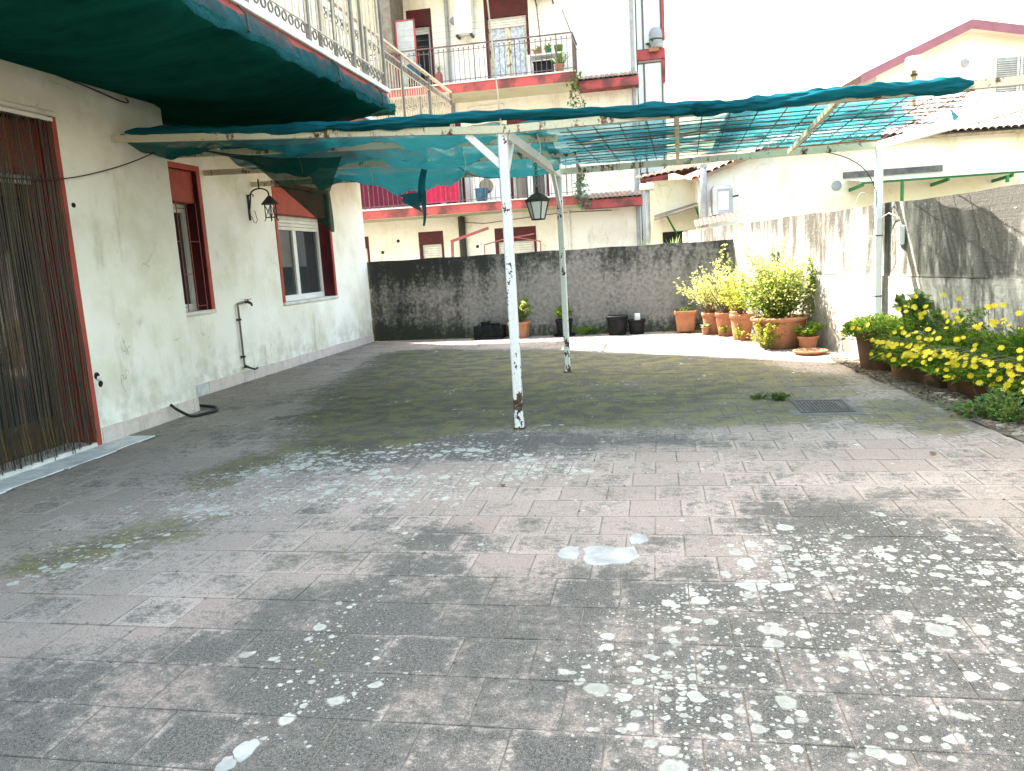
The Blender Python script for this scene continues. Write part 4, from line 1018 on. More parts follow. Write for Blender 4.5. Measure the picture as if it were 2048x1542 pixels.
# ------------------------------------------------------------------ flower planters along the right wall
o = thing('plant_pot', 'large dark terracotta pot at the near end of the sunny wall, ferny leaves on top', 'plant pot', (2.17, 8.33, 0))
round_pot(o, (2.17, 8.36, 0), .235, .40, 'terra_shaded', .74, 26)
wd = Vector((.267,-.964,0)); wn = Vector((-.9637,-.267,0))
def along(s, d, z=0.):   # s metres along wall from y=8.1, d metres out from the wall
    b = Vector((wallx(8.1), 8.1, 0)); return b+wd*s+wn*d+Vector((0,0,z))
def flower_me(k):
    me = MB(); n = 9
    for i in range(n):
        a = 2*math.pi*i/n+.2*k; b = a+.33; c_ = a-.33
        me.add([(0,0,0),(.012*math.cos(c_)*1.2,.012*math.sin(c_)*1.2,.002),(.024*math.cos(c_+.1),.024*math.sin(c_+.1),.003),(.027*math.cos(a),.027*math.sin(a),.001),(.024*math.cos(b-.1),.024*math.sin(b-.1),.003),(.012*math.cos(b)*1.2,.012*math.sin(b)*1.2,.002)], [(0,1,2,3,4,5)])
    m_ = me.mesh('flower'); m_.materials.append(M['petal'])
    return m_
fl_me = [flower_me(0), flower_me(1)]
def planter(s0, s1, lab):
    c = along((s0+s1)/2, .30)
    o = thing('planter', lab, 'planter', c)
    L = (s1-s0)/2; ang = math.atan2(wd.y, wd.x); v = []
    def ring(hl, hwid, z): return [tuple(c+wd*(sx*hl)+wn*(sy*hwid)+Vector((0,0,z))) for sx, sy in ((-1,-1),(1,-1),(1,1),(-1,1))]
    R_ = [ring(L*.93,.13,.0), ring(L*.98,.165,.27), ring(L,.18,.275), ring(L,.18,.31), ring(L*.96,.155,.31), ring(L*.95,.15,.27)]
    mb = MB().add([p for r in R_ for p in r], [(i*4+k, i*4+(k+1)%4, i*4+4+(k+1)%4, i*4+4+k) for i in range(5) for k in range(4)]+[(20,21,22,23)])
    part('trough', mb, M['terra_shaded'], o)
    return o, c
def flowers(o, s0, s1, nfol, nfl, zt, out, tallfl):
    pts = []
    for k in range(nfol):
        s = random.uniform(s0, s1); d = random.uniform(.02, out); top = zt*(1-.55*(d/out)**2)*(.82+.18*math.sin(s*9)+.12*math.sin(s*23+d*9))
        z = .30+(top-.30)*random.random()**.45 if d < .45 else random.uniform(.16, top)
        p = along(s, d, z); pts.append((p, (wn.x*.7+random.gauss(0,.5), wn.y*.7+random.gauss(0,.5), .6)))
    mb = MB(); leaves(mb, pts, .062, .011, .25, .25, .45); part('foliage', mb, M['leaf_feather'], o, kind='stuff')
    mb = MB(); leaves(mb, random.sample(pts, len(pts)//7), .07, .02, .2, .35, .5); part('broad_leaves', mb, M['leaf'], o, kind='stuff')
    sb = MB()
    for k in range(nfl):
        s = random.uniform(s0, s1); q = random.random()
        d = out*(.62+.5*math.sqrt(random.random())) if q < .82 else random.uniform(.1, out)
        s += .06*math.sin(s*30)
        z = .17+.36*random.random()**1.1 if q < .82 else zt+random.uniform(.0,.08)
        if d > out*.95: z = min(z, .36)
        p = along(s, d, z); base = along(s+random.gauss(0,.05), min(d, .3)*.7, .30)
        sb.tube([base, base.lerp(p, .6)+Vector((0,0,.05)), p], .0022, 4, False)
        nrm = (wn*random.uniform(.3,1)+Vector((random.gauss(0,.3),random.gauss(-.4,.3),random.uniform(.5,1)))).normalized()
        f_ = inst('flower', random.choice(fl_me), p, o); f_.rotation_euler = nrm.to_track_quat('Z','Y').to_euler(); k_ = random.uniform(.75,1.15); f_.scale = (k_*.95,)*3
    for k in range(tallfl):
        s = random.uniform(s0, s1); d = random.uniform(.05,.3); p = along(s, d, zt+random.uniform(.03,.17)); base = along(s, d, zt-.1)
        sb.tube([base, base.lerp(p,.5)+Vector((.01,0,0)), p], .0022, 4, False)
        f_ = inst('flower', random.choice(fl_me), p, o); f_.rotation_euler = Vector((-.3,-.8,.5)).to_track_quat('Z','Y').to_euler()
    part('stalks', sb, M['stem'], o, kind='stuff')
# foliage on the round pot
pts = []
for k in range(2000):
    a = random.uniform(0,6.283); q = math.sqrt(random.random()); z = .38+.17*random.random()*(1-.5*q)-.10*max(0,q-.75)*4*random.random()
    pts.append(((2.15+.31*q*math.cos(a), 8.35+.29*q*math.sin(a), z), (math.cos(a)*q, math.sin(a)*q, .6)))
mb = MB(); leaves(mb, pts, .065, .012, .3, .2, .45); part('foliage', mb, M['leaf_feather'], o, kind='stuff')
for k in range(9):
    p = (1.93+random.gauss(0,.05), 8.30+random.gauss(0,.12), .33+random.uniform(0,.18)); f_ = inst('flower', fl_me[0], p, o); f_.rotation_euler = Vector((-.6,-.6,.6)).to_track_quat('Z','Y').to_euler()
plist = (( .10, .88, 'brown trough planter of yellow daisies next to the dark round pot', 3600, 84, .60, .62, 3), (.93, 1.78, 'brown trough planter of yellow daisies in the middle of the row', 4200, 104, .56, .66, 4), (1.83, 2.72, 'brown trough planter of yellow daisies at the near end of the row', 4200, 104, .56, .66, 7))
for s0, s1, lab, nf, nfl, zt, out, tf in plist:
    o, c = planter(s0, s1, lab); flowers(o, s0, s1, nf, nfl, zt, out, tf)
# leafy grey-green weed behind the daisies
o = thing('weed', 'grey green leafy weed rising between the white post and the daisies', 'weed', (2.28, 8.0, .3))
bush(o, along(.05, .18, .34), .16, .14, .48, 260, .11, .055, 'leaf_dark', 9)
bush(o, along(.02, .18, .5), .14, .12, .30, 60, .13, .06, 'leaf_blue', 5, name='top_leaves', hollow=.6)
o = thing('weed', 'low green weed on the floor before the daisy troughs', 'weed', (2.33, 5.72, 0))
bush(o, (2.32, 5.78, 0), .34, .26, .24, 900, .035, .022, 'leaf_dark', 26)
bush(o, (2.25, 5.95, 0), .30, .26, .14, 300, .035, .022, 'leaf_feather', 14, name='low_leaves')
mb = MB()
for k in range(700):
    y = random.uniform(5.0, 9.1); x = 1.95+(8.2-y)*.09+abs(random.gauss(0,.10)); s = random.uniform(.006,.02)
    mb.bbox(x-s, x+s, y-s*.8, y+s*.8, -.006, s*.8, s*.3)
tag(part('rubble', mb, M['rubble'], None), 'loose pebbles and crumbs along the edge of the planting strip', 'rubble', kind='stuff')
mb = MB(); pts = []
for k in range(380):
    y = random.uniform(6.0, 9.3); x = 1.92+(8.2-y)*.09+abs(random.gauss(0,.09)); pts.append(((x,y,.004+random.random()*.02), (random.gauss(0,1),random.gauss(0,1),.05)))
leaves(mb, pts, .05, .022, .0, 0., .15); tag(part('leaf_litter', mb, M['twig'], None), 'dry fallen leaves under the daisy troughs', 'leaf litter', kind='stuff')

# drain grate and the weed beside it
dg = thing('drain_grate', 'square rusty floor drain grate with slanting bars', 'drain', (1.26, 6.5, 0))
gx0, gx1, gy0, gy1 = 1.06, 1.46, 6.25, 6.75
part('pit', MB().box(gx0-.12, gx1+.12, gy0-.12, gy1+.12, -.05, -.018), M['darkhole'], dg)
part('cement_surround', MB().box(gx0-.13, gx0, gy0-.1, gy1+.1, -.017, -.001).box(gx1, gx1+.10, gy0-.1, gy1+.1, -.017, -.001).box(gx0, gx1, gy0-.1, gy0, -.017, -.0012).box(gx0, gx1, gy1, gy1+.1, -.017, -.0012), M['cement'], dg)
fr = MB(); fr.box(gx0, gx1, gy0, gy0+.03, -.016, .004); fr.box(gx0, gx1, gy1-.03, gy1, -.016, .004); fr.box(gx0, gx0+.03, gy0+.03, gy1-.03, -.016, .0042); fr.box(gx1-.03, gx1, gy0+.03, gy1-.03, -.016, .0042)
part('grate_frame', fr, M['grate'], dg)
bme = MB().box(-.007,.007,0,1,-.014,.003).mesh('bar'); bme.materials.append(M['grate'])
for k in range(13): inst('bar', bme, (gx0+.045+k*.0258, gy0+.03, 0), dg, scale=(1, .44, 1))
o = thing('weed', 'small clump of weed growing beside the drain grate', 'weed', (.93, 6.80, 0))
bush(o, (.96, 6.80, 0), .11, .09, .06, 300, .028, .016, 'leaf_dark', 16)
bush(o, (.82, 6.86, 0), .14, .08, .03, 140, .026, .014, 'leaf_dark', 10, name='creeping_leaves')
for k, (x, y) in enumerate(((1.58, 4.91), (-.93, 4.3))):
    mb = MB(); leaves(mb, [((x, y, .006), (.6, .5, .05)), ((x+.01, y, .006), (-.4, .7, .05))], .05, .03, 0, .1, .1)
    tag(part('fallen_leaf', mb, M['twig']), ('brown curled leaf lying on the tiles at the right', 'brown leaf lying on the lichened tiles left of centre')[k], 'leaf')
o = thing('junction_box', 'white plastic box hanging from the top of the right wall by the post', 'junction box', (2.42, 8.55, 1.25))  # small white junction box, no lamp in it
part('cover', MB().bbox(2.39, 2.44, 8.52, 8.60, 1.22, 1.42, .012), M['pvc'], o); part('cable_tail', MB().tube([(2.41,8.56,1.42),(2.40,8.6,1.5),(2.33,8.72,1.55),(2.27,8.83,1.5)], .005, 5), M['pvc'], o)

# ================================================================== APARTMENT BLOCK BEHIND THE BACK WALL
ap = thing('apartment_building', 'cream apartment block with red edged balconies behind the back wall', 'building', (-6, 22.1, 0))
YW, YB = 22.1, 20.85
def wall_y(y, x0, x1, z0, z1, holes):
    xs = sorted({x0, x1, *[h[0] for h in holes], *[h[1] for h in holes]}); zs = sorted({z0, z1, *[h[2] for h in holes], *[h[3] for h in holes]}); mb = MB()
    for a, b in zip(xs[:-1], xs[1:]):
        for c, d in zip(zs[:-1], zs[1:]):
            if any(h[0] < (a+b)/2 < h[1] and h[2] < (c+d)/2 < h[3] for h in holes): continue
            mb.add([(a,y,c),(b,y,c),(b,y,d),(a,y,d)], [(0,1,2,3)])
    return mb
G1 = (-6.78,-6.04,.95,2.26); G2 = (-4.53,-3.34,.95,2.22); G0 = (-9.4,-8.3,.95,2.24)
U1 = (-6.65,-5.94,5.98,8.27); U2 = (-4.45,-3.24,5.98,8.33)
L1 = (-6.7,-5.3,2.86,5.2); L2 = (-4.0,-2.9,2.86,5.2)
V1 = (-6.65,-5.94,9.05,11.4); V2 = (-4.45,-3.24,9.05,11.4)
holes = [G0, G1, G2, U1, U2, L1, L2, V1, V2]
part('wall', wall_y(YW, -14, -.42, 0, 13, holes), M['plaster_white'], ap)
part('side_wall', MB().box(-.72, -.42, YW+.002, 32, 0, 13), M['plaster_white'], ap)
part('interior', MB().box(-13.5, -.9, YW+.5, 31, 0, 12.8), M['darkhole'], ap)
part('roof_slab', MB().box(-14, -.3, YW-.4, 32, 13, 13.25), M['fascia_far'], ap)
def shut_win(H, zsplit, zshut, mat_gl, lab, inset=.14):
    x0, x1, z0, z1 = H; y = YW+inset
    o = part('window', MB().add([(x0,y+.03,z0),(x1,y+.03,z0),(x1,y+.03,z1),(x0,y+.03,z1)], [(0,1,2,3)]), mat_gl, ap, label=lab)
    part('lintel_panel', MB().bbox(x0, x1, YW-.012, y+.02, zsplit, z1, .006), M['darkred'], o)
    part('jamb', MB().box(x0-.0, x0+.07, YW-.006, y+.02, z0, zsplit), M['darkred'], o); part('jamb', MB().box(x1-.07, x1, YW-.006, y+.02, z0, zsplit), M['darkred'], o)
    z = zsplit
    while z > zshut+.01:
        part('shutter_slat', MB().bbox(x0+.072, x1-.072, y-.04, y-.015, z-.062, z-.003, .006), M['shutter'], o); z -= .065
    fr = MB(); fr.box(x0+.07, x0+.14, y-.01, y+.028, z0, zsplit-.001); fr.box(x1-.14, x1-.07, y-.01, y+.028, z0, zsplit-.001); m = (x0+x1)/2
    if x1-x0 > .8: fr.box(m-.07, m+.07, y-.01, y+.026, z0, zsplit-.001)
    part('frame', fr, M['beam'] if mat_gl is M['lace'] else M['pvc'], o)
    return o
shut_win(G0, 1.9, 1.0, M['glass'], 'closed ground floor shutter at the far left')
shut_win(G1, 1.90, 1.0, M['glass'], 'closed narrow ground floor shutter')
shut_win(G2, 1.84, 1.0, M['glass'], 'closed wide ground floor shutter')
shut_win(U1, 7.83, 7.66, M['glass'], 'dark balcony door of the upper floor')
shut_win(U2, 7.83, 7.60, M['lace'], 'upper balcony door with lace curtains')
shut_win(L1, 4.8, 4.6, M['magenta'], 'lower balcony door coloured as magenta-lit darkness')
shut_win(L2, 4.8, 4.6, M['glass'], 'lower balcony door at the right')
shut_win(V1, 11.0, 10.0, M['glass'], 'top floor door at the left'); shut_win(V2, 11.0, 10.0, M['glass'], 'top floor door at the right')
for (x, z) in ((-7.4, 2.05), (-7.9, 1.75), (-5.05, 1.75)): part('vent_hole', MB().tube([(x,YW+.02,z),(x,YW-.004,z)], .05, 8), M['darkhole'], ap)
fbal = MB().tube([(0,0,0),(0,0,1)], .0085, 5).mesh('baluster'); fbal.materials.append(M['farrail'])
knob = MB().lathe([(0,.03),(.02,.015),(.02,-.005),(0,-.02)], (0,0,0), 6).mesh('finial'); knob.materials.append(M['farrail'])
def far_balcony(zt, x0, x1, lab, hr):
    s = part('balcony', MB().box(x0, x1, YB, YW-.002, zt-.26, zt-.035), M['fascia_far'], ap, label=lab)
    part('soffit', MB().box(x0+.02, x1-.02, YB+.03, YW-.004, zt-.272, zt-.2605), M['soffit'], s)
    part('marble_edge', MB().bbox(x0-.02, x1+.03, YB-.03, YW-.003, zt-.034, zt, .006), M['marble'], s)
    y = YB+.04
    r = part('railing', MB().beam((x0,y,zt+hr),(x1-.03,y,zt+hr), .045, .028).beam((x1-.03,y+.023,zt+hr),(x1-.03,YW,zt+hr), .045, .028), M['farrail'], ap, label='railing of the '+lab)
    for zz in (zt+hr-.13, zt+.07):
        part('lower_rail', MB().beam((x0,y,zz),(x1-.03,y,zz), .02, .015), M['farrail'], r); part('lower_rail', MB().beam((x1-.03,y,zz),(x1-.03,YW,zz), .02, .015), M['farrail'], r)
    n = int((x1-x0)/.135)
    for i in range(n+1):
        x = x0+(x1-.03-x0)*i/n; big = i % 8 == 0
        inst('baluster', fbal, (x, y, zt), r, scale=(1.9 if big else 1, 1.9 if big else 1, hr-.02 if big else hr-.10))
        if not big: inst('finial', knob, (x, y, zt+hr-.085), r)
    for i in range(1, 9): inst('baluster', fbal, (x1-.03, y+(YW-y)*i/9, zt), r, scale=(1,1,hr-.12))
far_balcony(5.98, -11, -1.95, 'upper balcony', .92)
far_balcony(2.90, -11, -1.98, 'lower balcony', .95)
far_balcony(9.06, -11, -1.95, 'top balcony', .92)
# tiled canopies at the right of each balcony
ctile = MB().grid(lambda u, v: (.068*math.cos(math.pi*(1-u))*(1-.15*v), v*.48, .05*math.sin(math.pi*u)+v*.16), 6, 2).mesh('roof_tile', True); ctile.materials.append(M['rooftile'])
for zt in (5.86, 2.78):
    c = part('canopy', MB().box(-1.93, -.36, YW-.47, YW-.002, zt-.22, zt-.005), M['fascia_far'], ap, label='red edged tiled canopy right of the balcony')
    for k in range(12): inst('roof_tile', ctile, (-1.86+k*.13, YW-.52, zt+.002), c, rot=(0,0,random.gauss(0,.03)))
    part('tile_bed', MB().add([(-1.93,YW-.47,zt),(-.36,YW-.47,zt),(-.36,YW-.003,zt+.15),(-1.93,YW-.003,zt+.15)], [(0,1,2,3)]), M['rooftile_grey'], c)
# pipes and boxes on the facade
part('downpipe', MB().tube([(-5.49,YW-.07,2.6),(-5.49,YW-.07,12.9)], .05, 8), M['greypipe'], ap)
part('downpipe', MB().tube([(-.5,YW-.06,.5),(-.5,YW-.06,12.9)], .05, 8), M['greypipe'], ap)
part('downpipe', MB().tube([(-5.45,YW-.10,.0),(-5.45,YW-.10,2.6)], .10, 8), M['iron'], ap)
part('downpipe', MB().tube([(-2.4,YW-.05,.8),(-2.4,YW-.05,2.05),(-2.4,YW-.05,2.6)], .03, 8), M['pvc'], ap)
bl = part('boiler', MB().bbox(-5.22, -4.73, YW-.34, YW-.01, 7.42, 8.36, .02), M['alu'], ap, label='white boiler cabinet hung between the upper doors')
part('bracket', MB().box(-5.2,-5.14,YW-.3,YW-.02,7.36,7.418).box(-4.81,-4.75,YW-.3,YW-.02,7.36,7.418), M['iron'], bl); part('boiler_pipe', MB().tube([(-4.97,YW-.15,7.42),(-4.97,YW-.15,7.3),(-4.9,YW-.08,7.22),(-4.6,YW-.03,7.25)], .012, 6), M['beam'], bl)
part('flue_disc', MB().tube([(-5.30,YW-.03,7.86),(-5.30,YW,7.86)], .11, 14), M['greypipe'], bl)
ac = part('air_conditioner', MB().bbox(-3.1,-2.45,YW-.33,YW-.01,8.12,8.7,.02), M['alu'], ap); part('bracket', MB().beam((-3.0,YW-.3,8.09),(-3.0,YW,8.0),.03).beam((-2.55,YW-.3,8.09),(-2.55,YW,8.0),.03), M['iron'], ac)
part('conduit', MB().tube([(-5.1,YW-.04,5.5),(-4.9,YW-.04,5.54),(-4.06,YW-.04,5.54)], .045, 8), M['pvc'], ap)
part('meter_box', MB().bbox(-4.95,-4.25,YW-.16,YW-.01,4.55,5.25,.02), M['shutter'], ap)
for k, P_ in enumerate((((-9,3.9),(-6.9,3.95),(-5.6,4.1),(-4.1,4.2),(-2.2,4.25)),((-3.0,8.0),(-2.95,7.2),(-2.9,6.1)),((-5.4,2.45),(-4.8,2.4),(-3.0,2.5),(-2.4,2.55),(-1.2,2.5)))):
    part('service_cable', MB().tube([(x, YW-.015, z-.02*(i%2)) for i, (x, z) in enumerate(P_)], .012, 5), M['railgrey'], ap)
# grey screen wall and open screen door at the left of the upper balcony
part('balcony_divider', MB().box(-7.15,-6.72,YB+.08,YW-.004,5.981,9.0), M['railgrey'], ap)
sd_ = part('screen_door', MB().box(-6.68,-6.17,YB+.30,YB+.325,6.0,7.72), M['screen'], ap, label='open frosted screen door of the upper balcony')
part('screen_frame', MB().box(-6.70,-6.66,YB+.29,YB+.335,5.99,7.76).box(-6.19,-6.15,YB+.29,YB+.335,5.99,7.76).box(-6.66,-6.19,YB+.29,YB+.334,7.72,7.76), M['fascia_far'], sd_)
# glazed veranda on the right flank
vr = part('veranda', MB().box(-.40, .34, 23.05, 27, 0, 13), M['plaster_white'], ap, label='narrow glazed veranda on the right flank')
for z in (6.62, 9.7, 3.3):
    part('floor_band', MB().box(-.415,.36,22.95,23.048,z-.1,z+.16), M['fascia_far'], vr)
part('corner_pier', MB().box(.27,.36,22.96,23.047,5.9,6.5).box(.29,.37,22.97,23.047,7.0,13), M['fascia_far'], vr)
for z0, z1 in ((3.5,6.45),(6.8,9.55),(9.9,12.7)):
    for (xa, xb) in ((-.40,-.24),(-.21,.25)):
        zz = np.linspace(z0, z1, 3)
        for a, b in zip(zz[:-1], zz[1:]): part('pane', MB().box(xa+.015,xb-.015,23.02,23.046,a+.02,b-.02), M['frost'], vr)
    mb = MB()
    for x in (-.225, .265): mb.box(x-.014,x+.014,23.0,23.05,z0,z1)
    for z in np.linspace(z0, z1, 3): mb.box(-.405,.28,23.002,23.049,z-.015,z+.015)
    part('glazing_bar', mb, M['farrail'], vr)

# ------------------------------------------------------------------ things on the far balconies
o = thing('table', 'white table crowded with plants on the upper far balcony', 'table', (-2.75, 21.35, 5.98))
part('tabletop', MB().bbox(-3.2,-2.2,21.15,21.65,6.50,6.54,.01), M['pvc'], o)
for x in (-3.15,-2.25):
    for y in (21.2,21.6): part('leg', MB().box(x-.03,x+.03,y-.03,y+.03,5.98,6.499), M['pvc'], o)
for k, (x, h, r, c, lab) in enumerate(((-2.95,.10,.10,'terra','low terracotta bowl with reddish leaves on the balcony table'),(-2.65,.14,.09,'green_paint','green pot of small leaves on the balcony table'),(-2.38,.18,.10,'leaf','bright green watering can shape on the balcony table'))):
    if k < 2:
        o = thing('plant_pot', lab, 'plant pot', (x, 21.35, 6.54)); round_pot(o, (x,21.35,6.54), r, h, 'terra' if k == 0 else 'green_paint', n=14); bush(o, (x,21.35,6.54+h*.8), .12,.12,.16, 90, .06,.04, 'leaf_yellow' if k == 0 else 'leaf', 6)
    else: tag(part('bucket', MB().lathe([(0,0),(.09,0),(.12,.2),(.11,.2),(.085,.02)], (x,21.35,6.54), 14), M['leaf'], None, True), 'light green bucket on the balcony table', 'bucket')
o = thing('dog_kennel', 'low dark box under the table on the upper far balcony', 'box', (-2.8, 21.4, 5.98)); part('box_body', MB().bbox(-3.05,-2.55,21.25,21.6,5.985,6.35,.02), M['black'], o); part('box_lid', MB().bbox(-3.07,-2.53,21.23,21.62,6.351,6.38,.008), M['black'], o)
o = thing('plant_pot', 'spiky plant in a pot on the right end of the upper far balcony', 'plant pot', (-2.35, 21.1, 5.98)); round_pot(o, (-2.35,21.1,5.985), .13,.22, 'terra', n=14); grassy(o, (-2.35,21.1,6.18), .08,.08,.40, 40, .016, 'leaf')
o = thing('gas_bottle', 'red fire extinguisher like bottle standing on the upper far balcony', 'bottle', (-5.62, 21.35, 5.98)); part('cylinder', MB().lathe([(0,0),(.09,0),(.10,.02),(.10,.32),(.06,.40),(.03,.42),(0,.42)], (-5.62,21.3,5.985), 14), M['redpipe'], o, True); bush(o, (-5.62,21.3,6.38), .10,.10,.22, 40, .05,.03, 'leaf_dark', 5)
o = thing('bucket', 'blue tub beside the dark door on the upper far balcony', 'bucket', (-6.25, 21.3, 5.98)); part('tub', MB().lathe([(0,0),(.16,0),(.20,.36),(.21,.36),(.19,.34),(.15,.02)], (-6.28,21.25,6.25), 18), M['blue_plastic'], o, True); part('stool', MB().bbox(-6.45,-6.1,21.1,21.4,5.985,6.249,.02), M['black'], o)
o = thing('clothes_line_arm', 'thin leaning clothes line arm with wires at the end of the upper far balcony', 'clothes line', (-1.98, 20.9, 6.9))
part('arm', MB().tube([(-1.98,20.9,6.86),(-2.19,20.9,7.46)], .014, 6), M['farrail'], o)
for k in range(4): z = 6.98+k*.15; x = -1.98-.21*(z-6.86)/.6; part('line', MB().tube([(x,20.9,z),((x-3.4)/1.0*.5-.9,20.9,z-.02),(-6.5,20.92,z)], .0028, 4), M['railgrey'], o)
o = thing('laundry', 'crimson sheet drying over the lower far balcony', 'laundry', (-5.65, 21.0, 3.8)); part('sheet', MB().grid(lambda u, v: (-6.12+u*.9, 21.0+.02*math.sin(u*22), 4.4-v*1.45), 24, 4), M['pink_cloth'], o, True)
o = thing('laundry', 'sheet coloured as magenta-lit darkness behind the left railing of the lower far balcony', 'laundry', (-7.2, 21.1, 3.8)); part('sheet', MB().grid(lambda u, v: (-8.6+u*2.4, 21.1+.03*math.sin(u*30), 4.4-v*1.45), 40, 4), M['magenta'], o, True)
o = thing('bucket', 'blue bucket standing on the lower far balcony', 'bucket', (-4.6, 21.05, 2.9)); part('tub', MB().lathe([(0,0),(.14,0),(.18,.34),(.19,.35),(.17,.33),(.13,.02)], (-4.6,21.05,2.905), 18), M['blue_plastic'], o, True); part('rim', MB().lathe([(.18,.33),(.2,.335),(.2,.35),(.18,.352)], (-4.6,21.05,2.905), 18), M['blue_plastic'], o, True)
o = thing('basket', 'low dark basket beside the blue bucket', 'basket', (-4.95, 21.05, 2.9)); part('weave', MB().lathe([(0,0),(.12,0),(.15,.16),(.16,.17),(.14,.15),(.11,.02)], (-4.95,21.05,2.905), 14), M['black'], o); part('handle', torus(.12,.012,12,5,'xz'), M['black'], o); o.children[-1].location = (-4.95,21.05,3.06)
o = thing('washing_machine', 'white cabinet behind the lower railing', 'appliance', (-4.45, 21.7, 2.9)); part('cabinet', MB().bbox(-4.95,-4.2,21.55,22.05,2.905,3.8,.02), M['alu'], o); part('cabinet_door', MB().tube([(-4.57,21.55,3.35),(-4.57,21.53,3.35)], .2, 18), M['glass'], o)
for k, (x, zt, n, lab) in enumerate(((-2.05, 5.95, 90, 'ivy strand hanging from the right corner of the upper far balcony'), (-2.0, 3.5, 150, 'ivy covering the right end of the lower far balcony'))):
    o = thing('ivy', lab, 'ivy', (x, 20.8, zt)); mb = MB(); pts = []; sb = MB()
    for s in range(4):
        P = [Vector((x+.05*s+.08*math.sin(j+s)+j*.012, 20.78, zt-.16*j)) for j in range(9 if k == 0 else 7)]; sb.tube(P, .006, 4, False)
        for q in range(n//3): j = random.uniform(0, len(P)-1.01); i = int(j); pts.append((P[i].lerp(P[i+1], j-i)+Vector((random.gauss(0,.07),random.gauss(0,.05),0)), (random.gauss(0,1),-1,random.gauss(0,.6))))
    leaves(mb, pts, .10, .085, .3, -.2, .4); part('foliage', mb, M['leaf_dark' if k == 0 else 'leaf_blue'], o, kind='stuff'); part('vines', sb, M['twig'], o)
o = thing('plant', 'leafy plant spilling from the veranda ledge high on the right', 'plant', (.1, 22.9, 6.8)); bush(o, (.08,22.93,6.78), .22,.12,.22, 160, .09,.06, 'leaf_dark', 8); part('ledge_pot', MB().bbox(-.08,.2,22.84,22.948,6.70,6.8,.01), M['terra'], o)
o = thing('water_tank', 'round grey blue tank standing in the upper veranda', 'tank', (.1, 22.9, 6.8)); part('drum', MB().lathe([(0,0),(.17,0),(.18,.03),(.18,.40),(.13,.52),(0,.55)], (.12,23.0,6.80), 16), M['greypipe'], o, True); part('drum_band', MB().lathe([(.183,.2),(.186,.22),(.183,.24)], (.12,23.0,6.80), 16), M['iron'], o)
# bent red pipe frame rising behind the back wall
o = thing('handrail', 'bent red pipe rail rising behind the back wall', 'handrail', (-4.2, 16, 0)); part('upright', MB().beam((-4.25,16,0),(-4.19,16,1.76), .05), M['redpipe'], o); part('sloping_rail', MB().beam((-4.22,16,1.76),(-3.42,16.1,1.99), .055), M['redpipe'], o)
for k in range(2):
    o = thing('handrail', ('thin red bar leaning across the wide ground floor shutter', 'second thin red bar crossing the wide ground floor shutter')[k], 'handrail', (-3.9+.3*k, 20.5, 0)); part('upright', MB().tube([(-4.5+1.5*k,20.5,0),(-4.5+1.5*k,20.5,1.75)], .015, 6), M['redpipe'], o); part('bar', MB().tube([(-4.5+1.5*k,20.5,1.75),(-4.0+.3*k,20.5,1.85+.05*k),(-3.15-.75*k,20.5,1.95-.12*k)], .018, 6), M['redpipe'], o)

# ================================================================== LOW BUILDINGS ON THE RIGHT
CA, SA = math.cos(math.radians(8)), math.sin(math.radians(8))
def fr_(u, d, z, y0=17.): return (2+u*CA-d*SA, y0+u*SA+d*CA, z)
yb_ = thing('low_house', 'low yellow house with an old tiled roof beyond the right wall', 'house', fr_(3, 0, 0))
mb = MB()
def quad(mb, a, b, c, d): mb.add([a,b,c,d], [(0,1,2,3)])
quad(mb, fr_(.45,0,0), fr_(9.5,0,0), fr_(9.5,0,3.25), fr_(.45,0,3.25))
quad(mb, fr_(9.5,0,0), fr_(9.5,8,0), fr_(9.5,8,3.25), fr_(9.5,0,3.25))
part('wall', mb, M['plaster_yellow'], yb_)
mb = MB(); mb.add([fr_(-1.0,-.003,0), fr_(.45,-.003,0), fr_(.45,-.003,3.30), fr_(-.4,-.003,3.03), fr_(-1.0,-.003,2.78)], [(0,1,2,3,4)])
quad(mb, fr_(-1.0,6,0), fr_(-1.0,0,0), fr_(-1.0,0,2.78), fr_(-1.0,6,2.78))
part('side_wall', mb, M['plaster_white'], yb_)
part('eave_board', MB().add([fr_(.4,-.22,3.25),fr_(9.7,-.22,3.25),fr_(9.7,.05,3.29),fr_(.4,.05,3.29),fr_(.4,-.22,3.20),fr_(9.7,-.22,3.20),fr_(9.7,.05,3.22),fr_(.4,.05,3.22)], [(0,1,2,3),(7,6,5,4),(0,4,5,1)]), M['wood'], yb_)
part('roof_deck', MB().add([fr_(.4,-.22,3.26),fr_(9.7,-.22,3.26),fr_(9.7,4.2,4.62),fr_(.4,4.2,4.62),fr_(9.7,8.5,3.2),fr_(.4,8.5,3.2)], [(0,1,2,3),(3,2,4,5)]), M['rooftile_grey'], yb_)
slope = math.atan2(1.36, 4.42); Ls = math.hypot(1.36, 4.42)
bt = MB()
for j in range(10):
    bt.grid(lambda u, v, j=j: (.075*math.cos(math.pi*(1-u))*(1-.12*v), (j+v*1.06)*Ls/10, .055*math.sin(math.pi*u)+.018*(1-v)), 5, 1)
bt = bt.mesh('tile_column', False); bt.materials.append(M['rooftile_grey'])
for k in range(64):
    p = fr_(.45+k*.145, -.27, 3.27); inst('tile_column', bt, p, yb_, rot=(slope, 0, math.radians(8)+random.gauss(0,.004)))
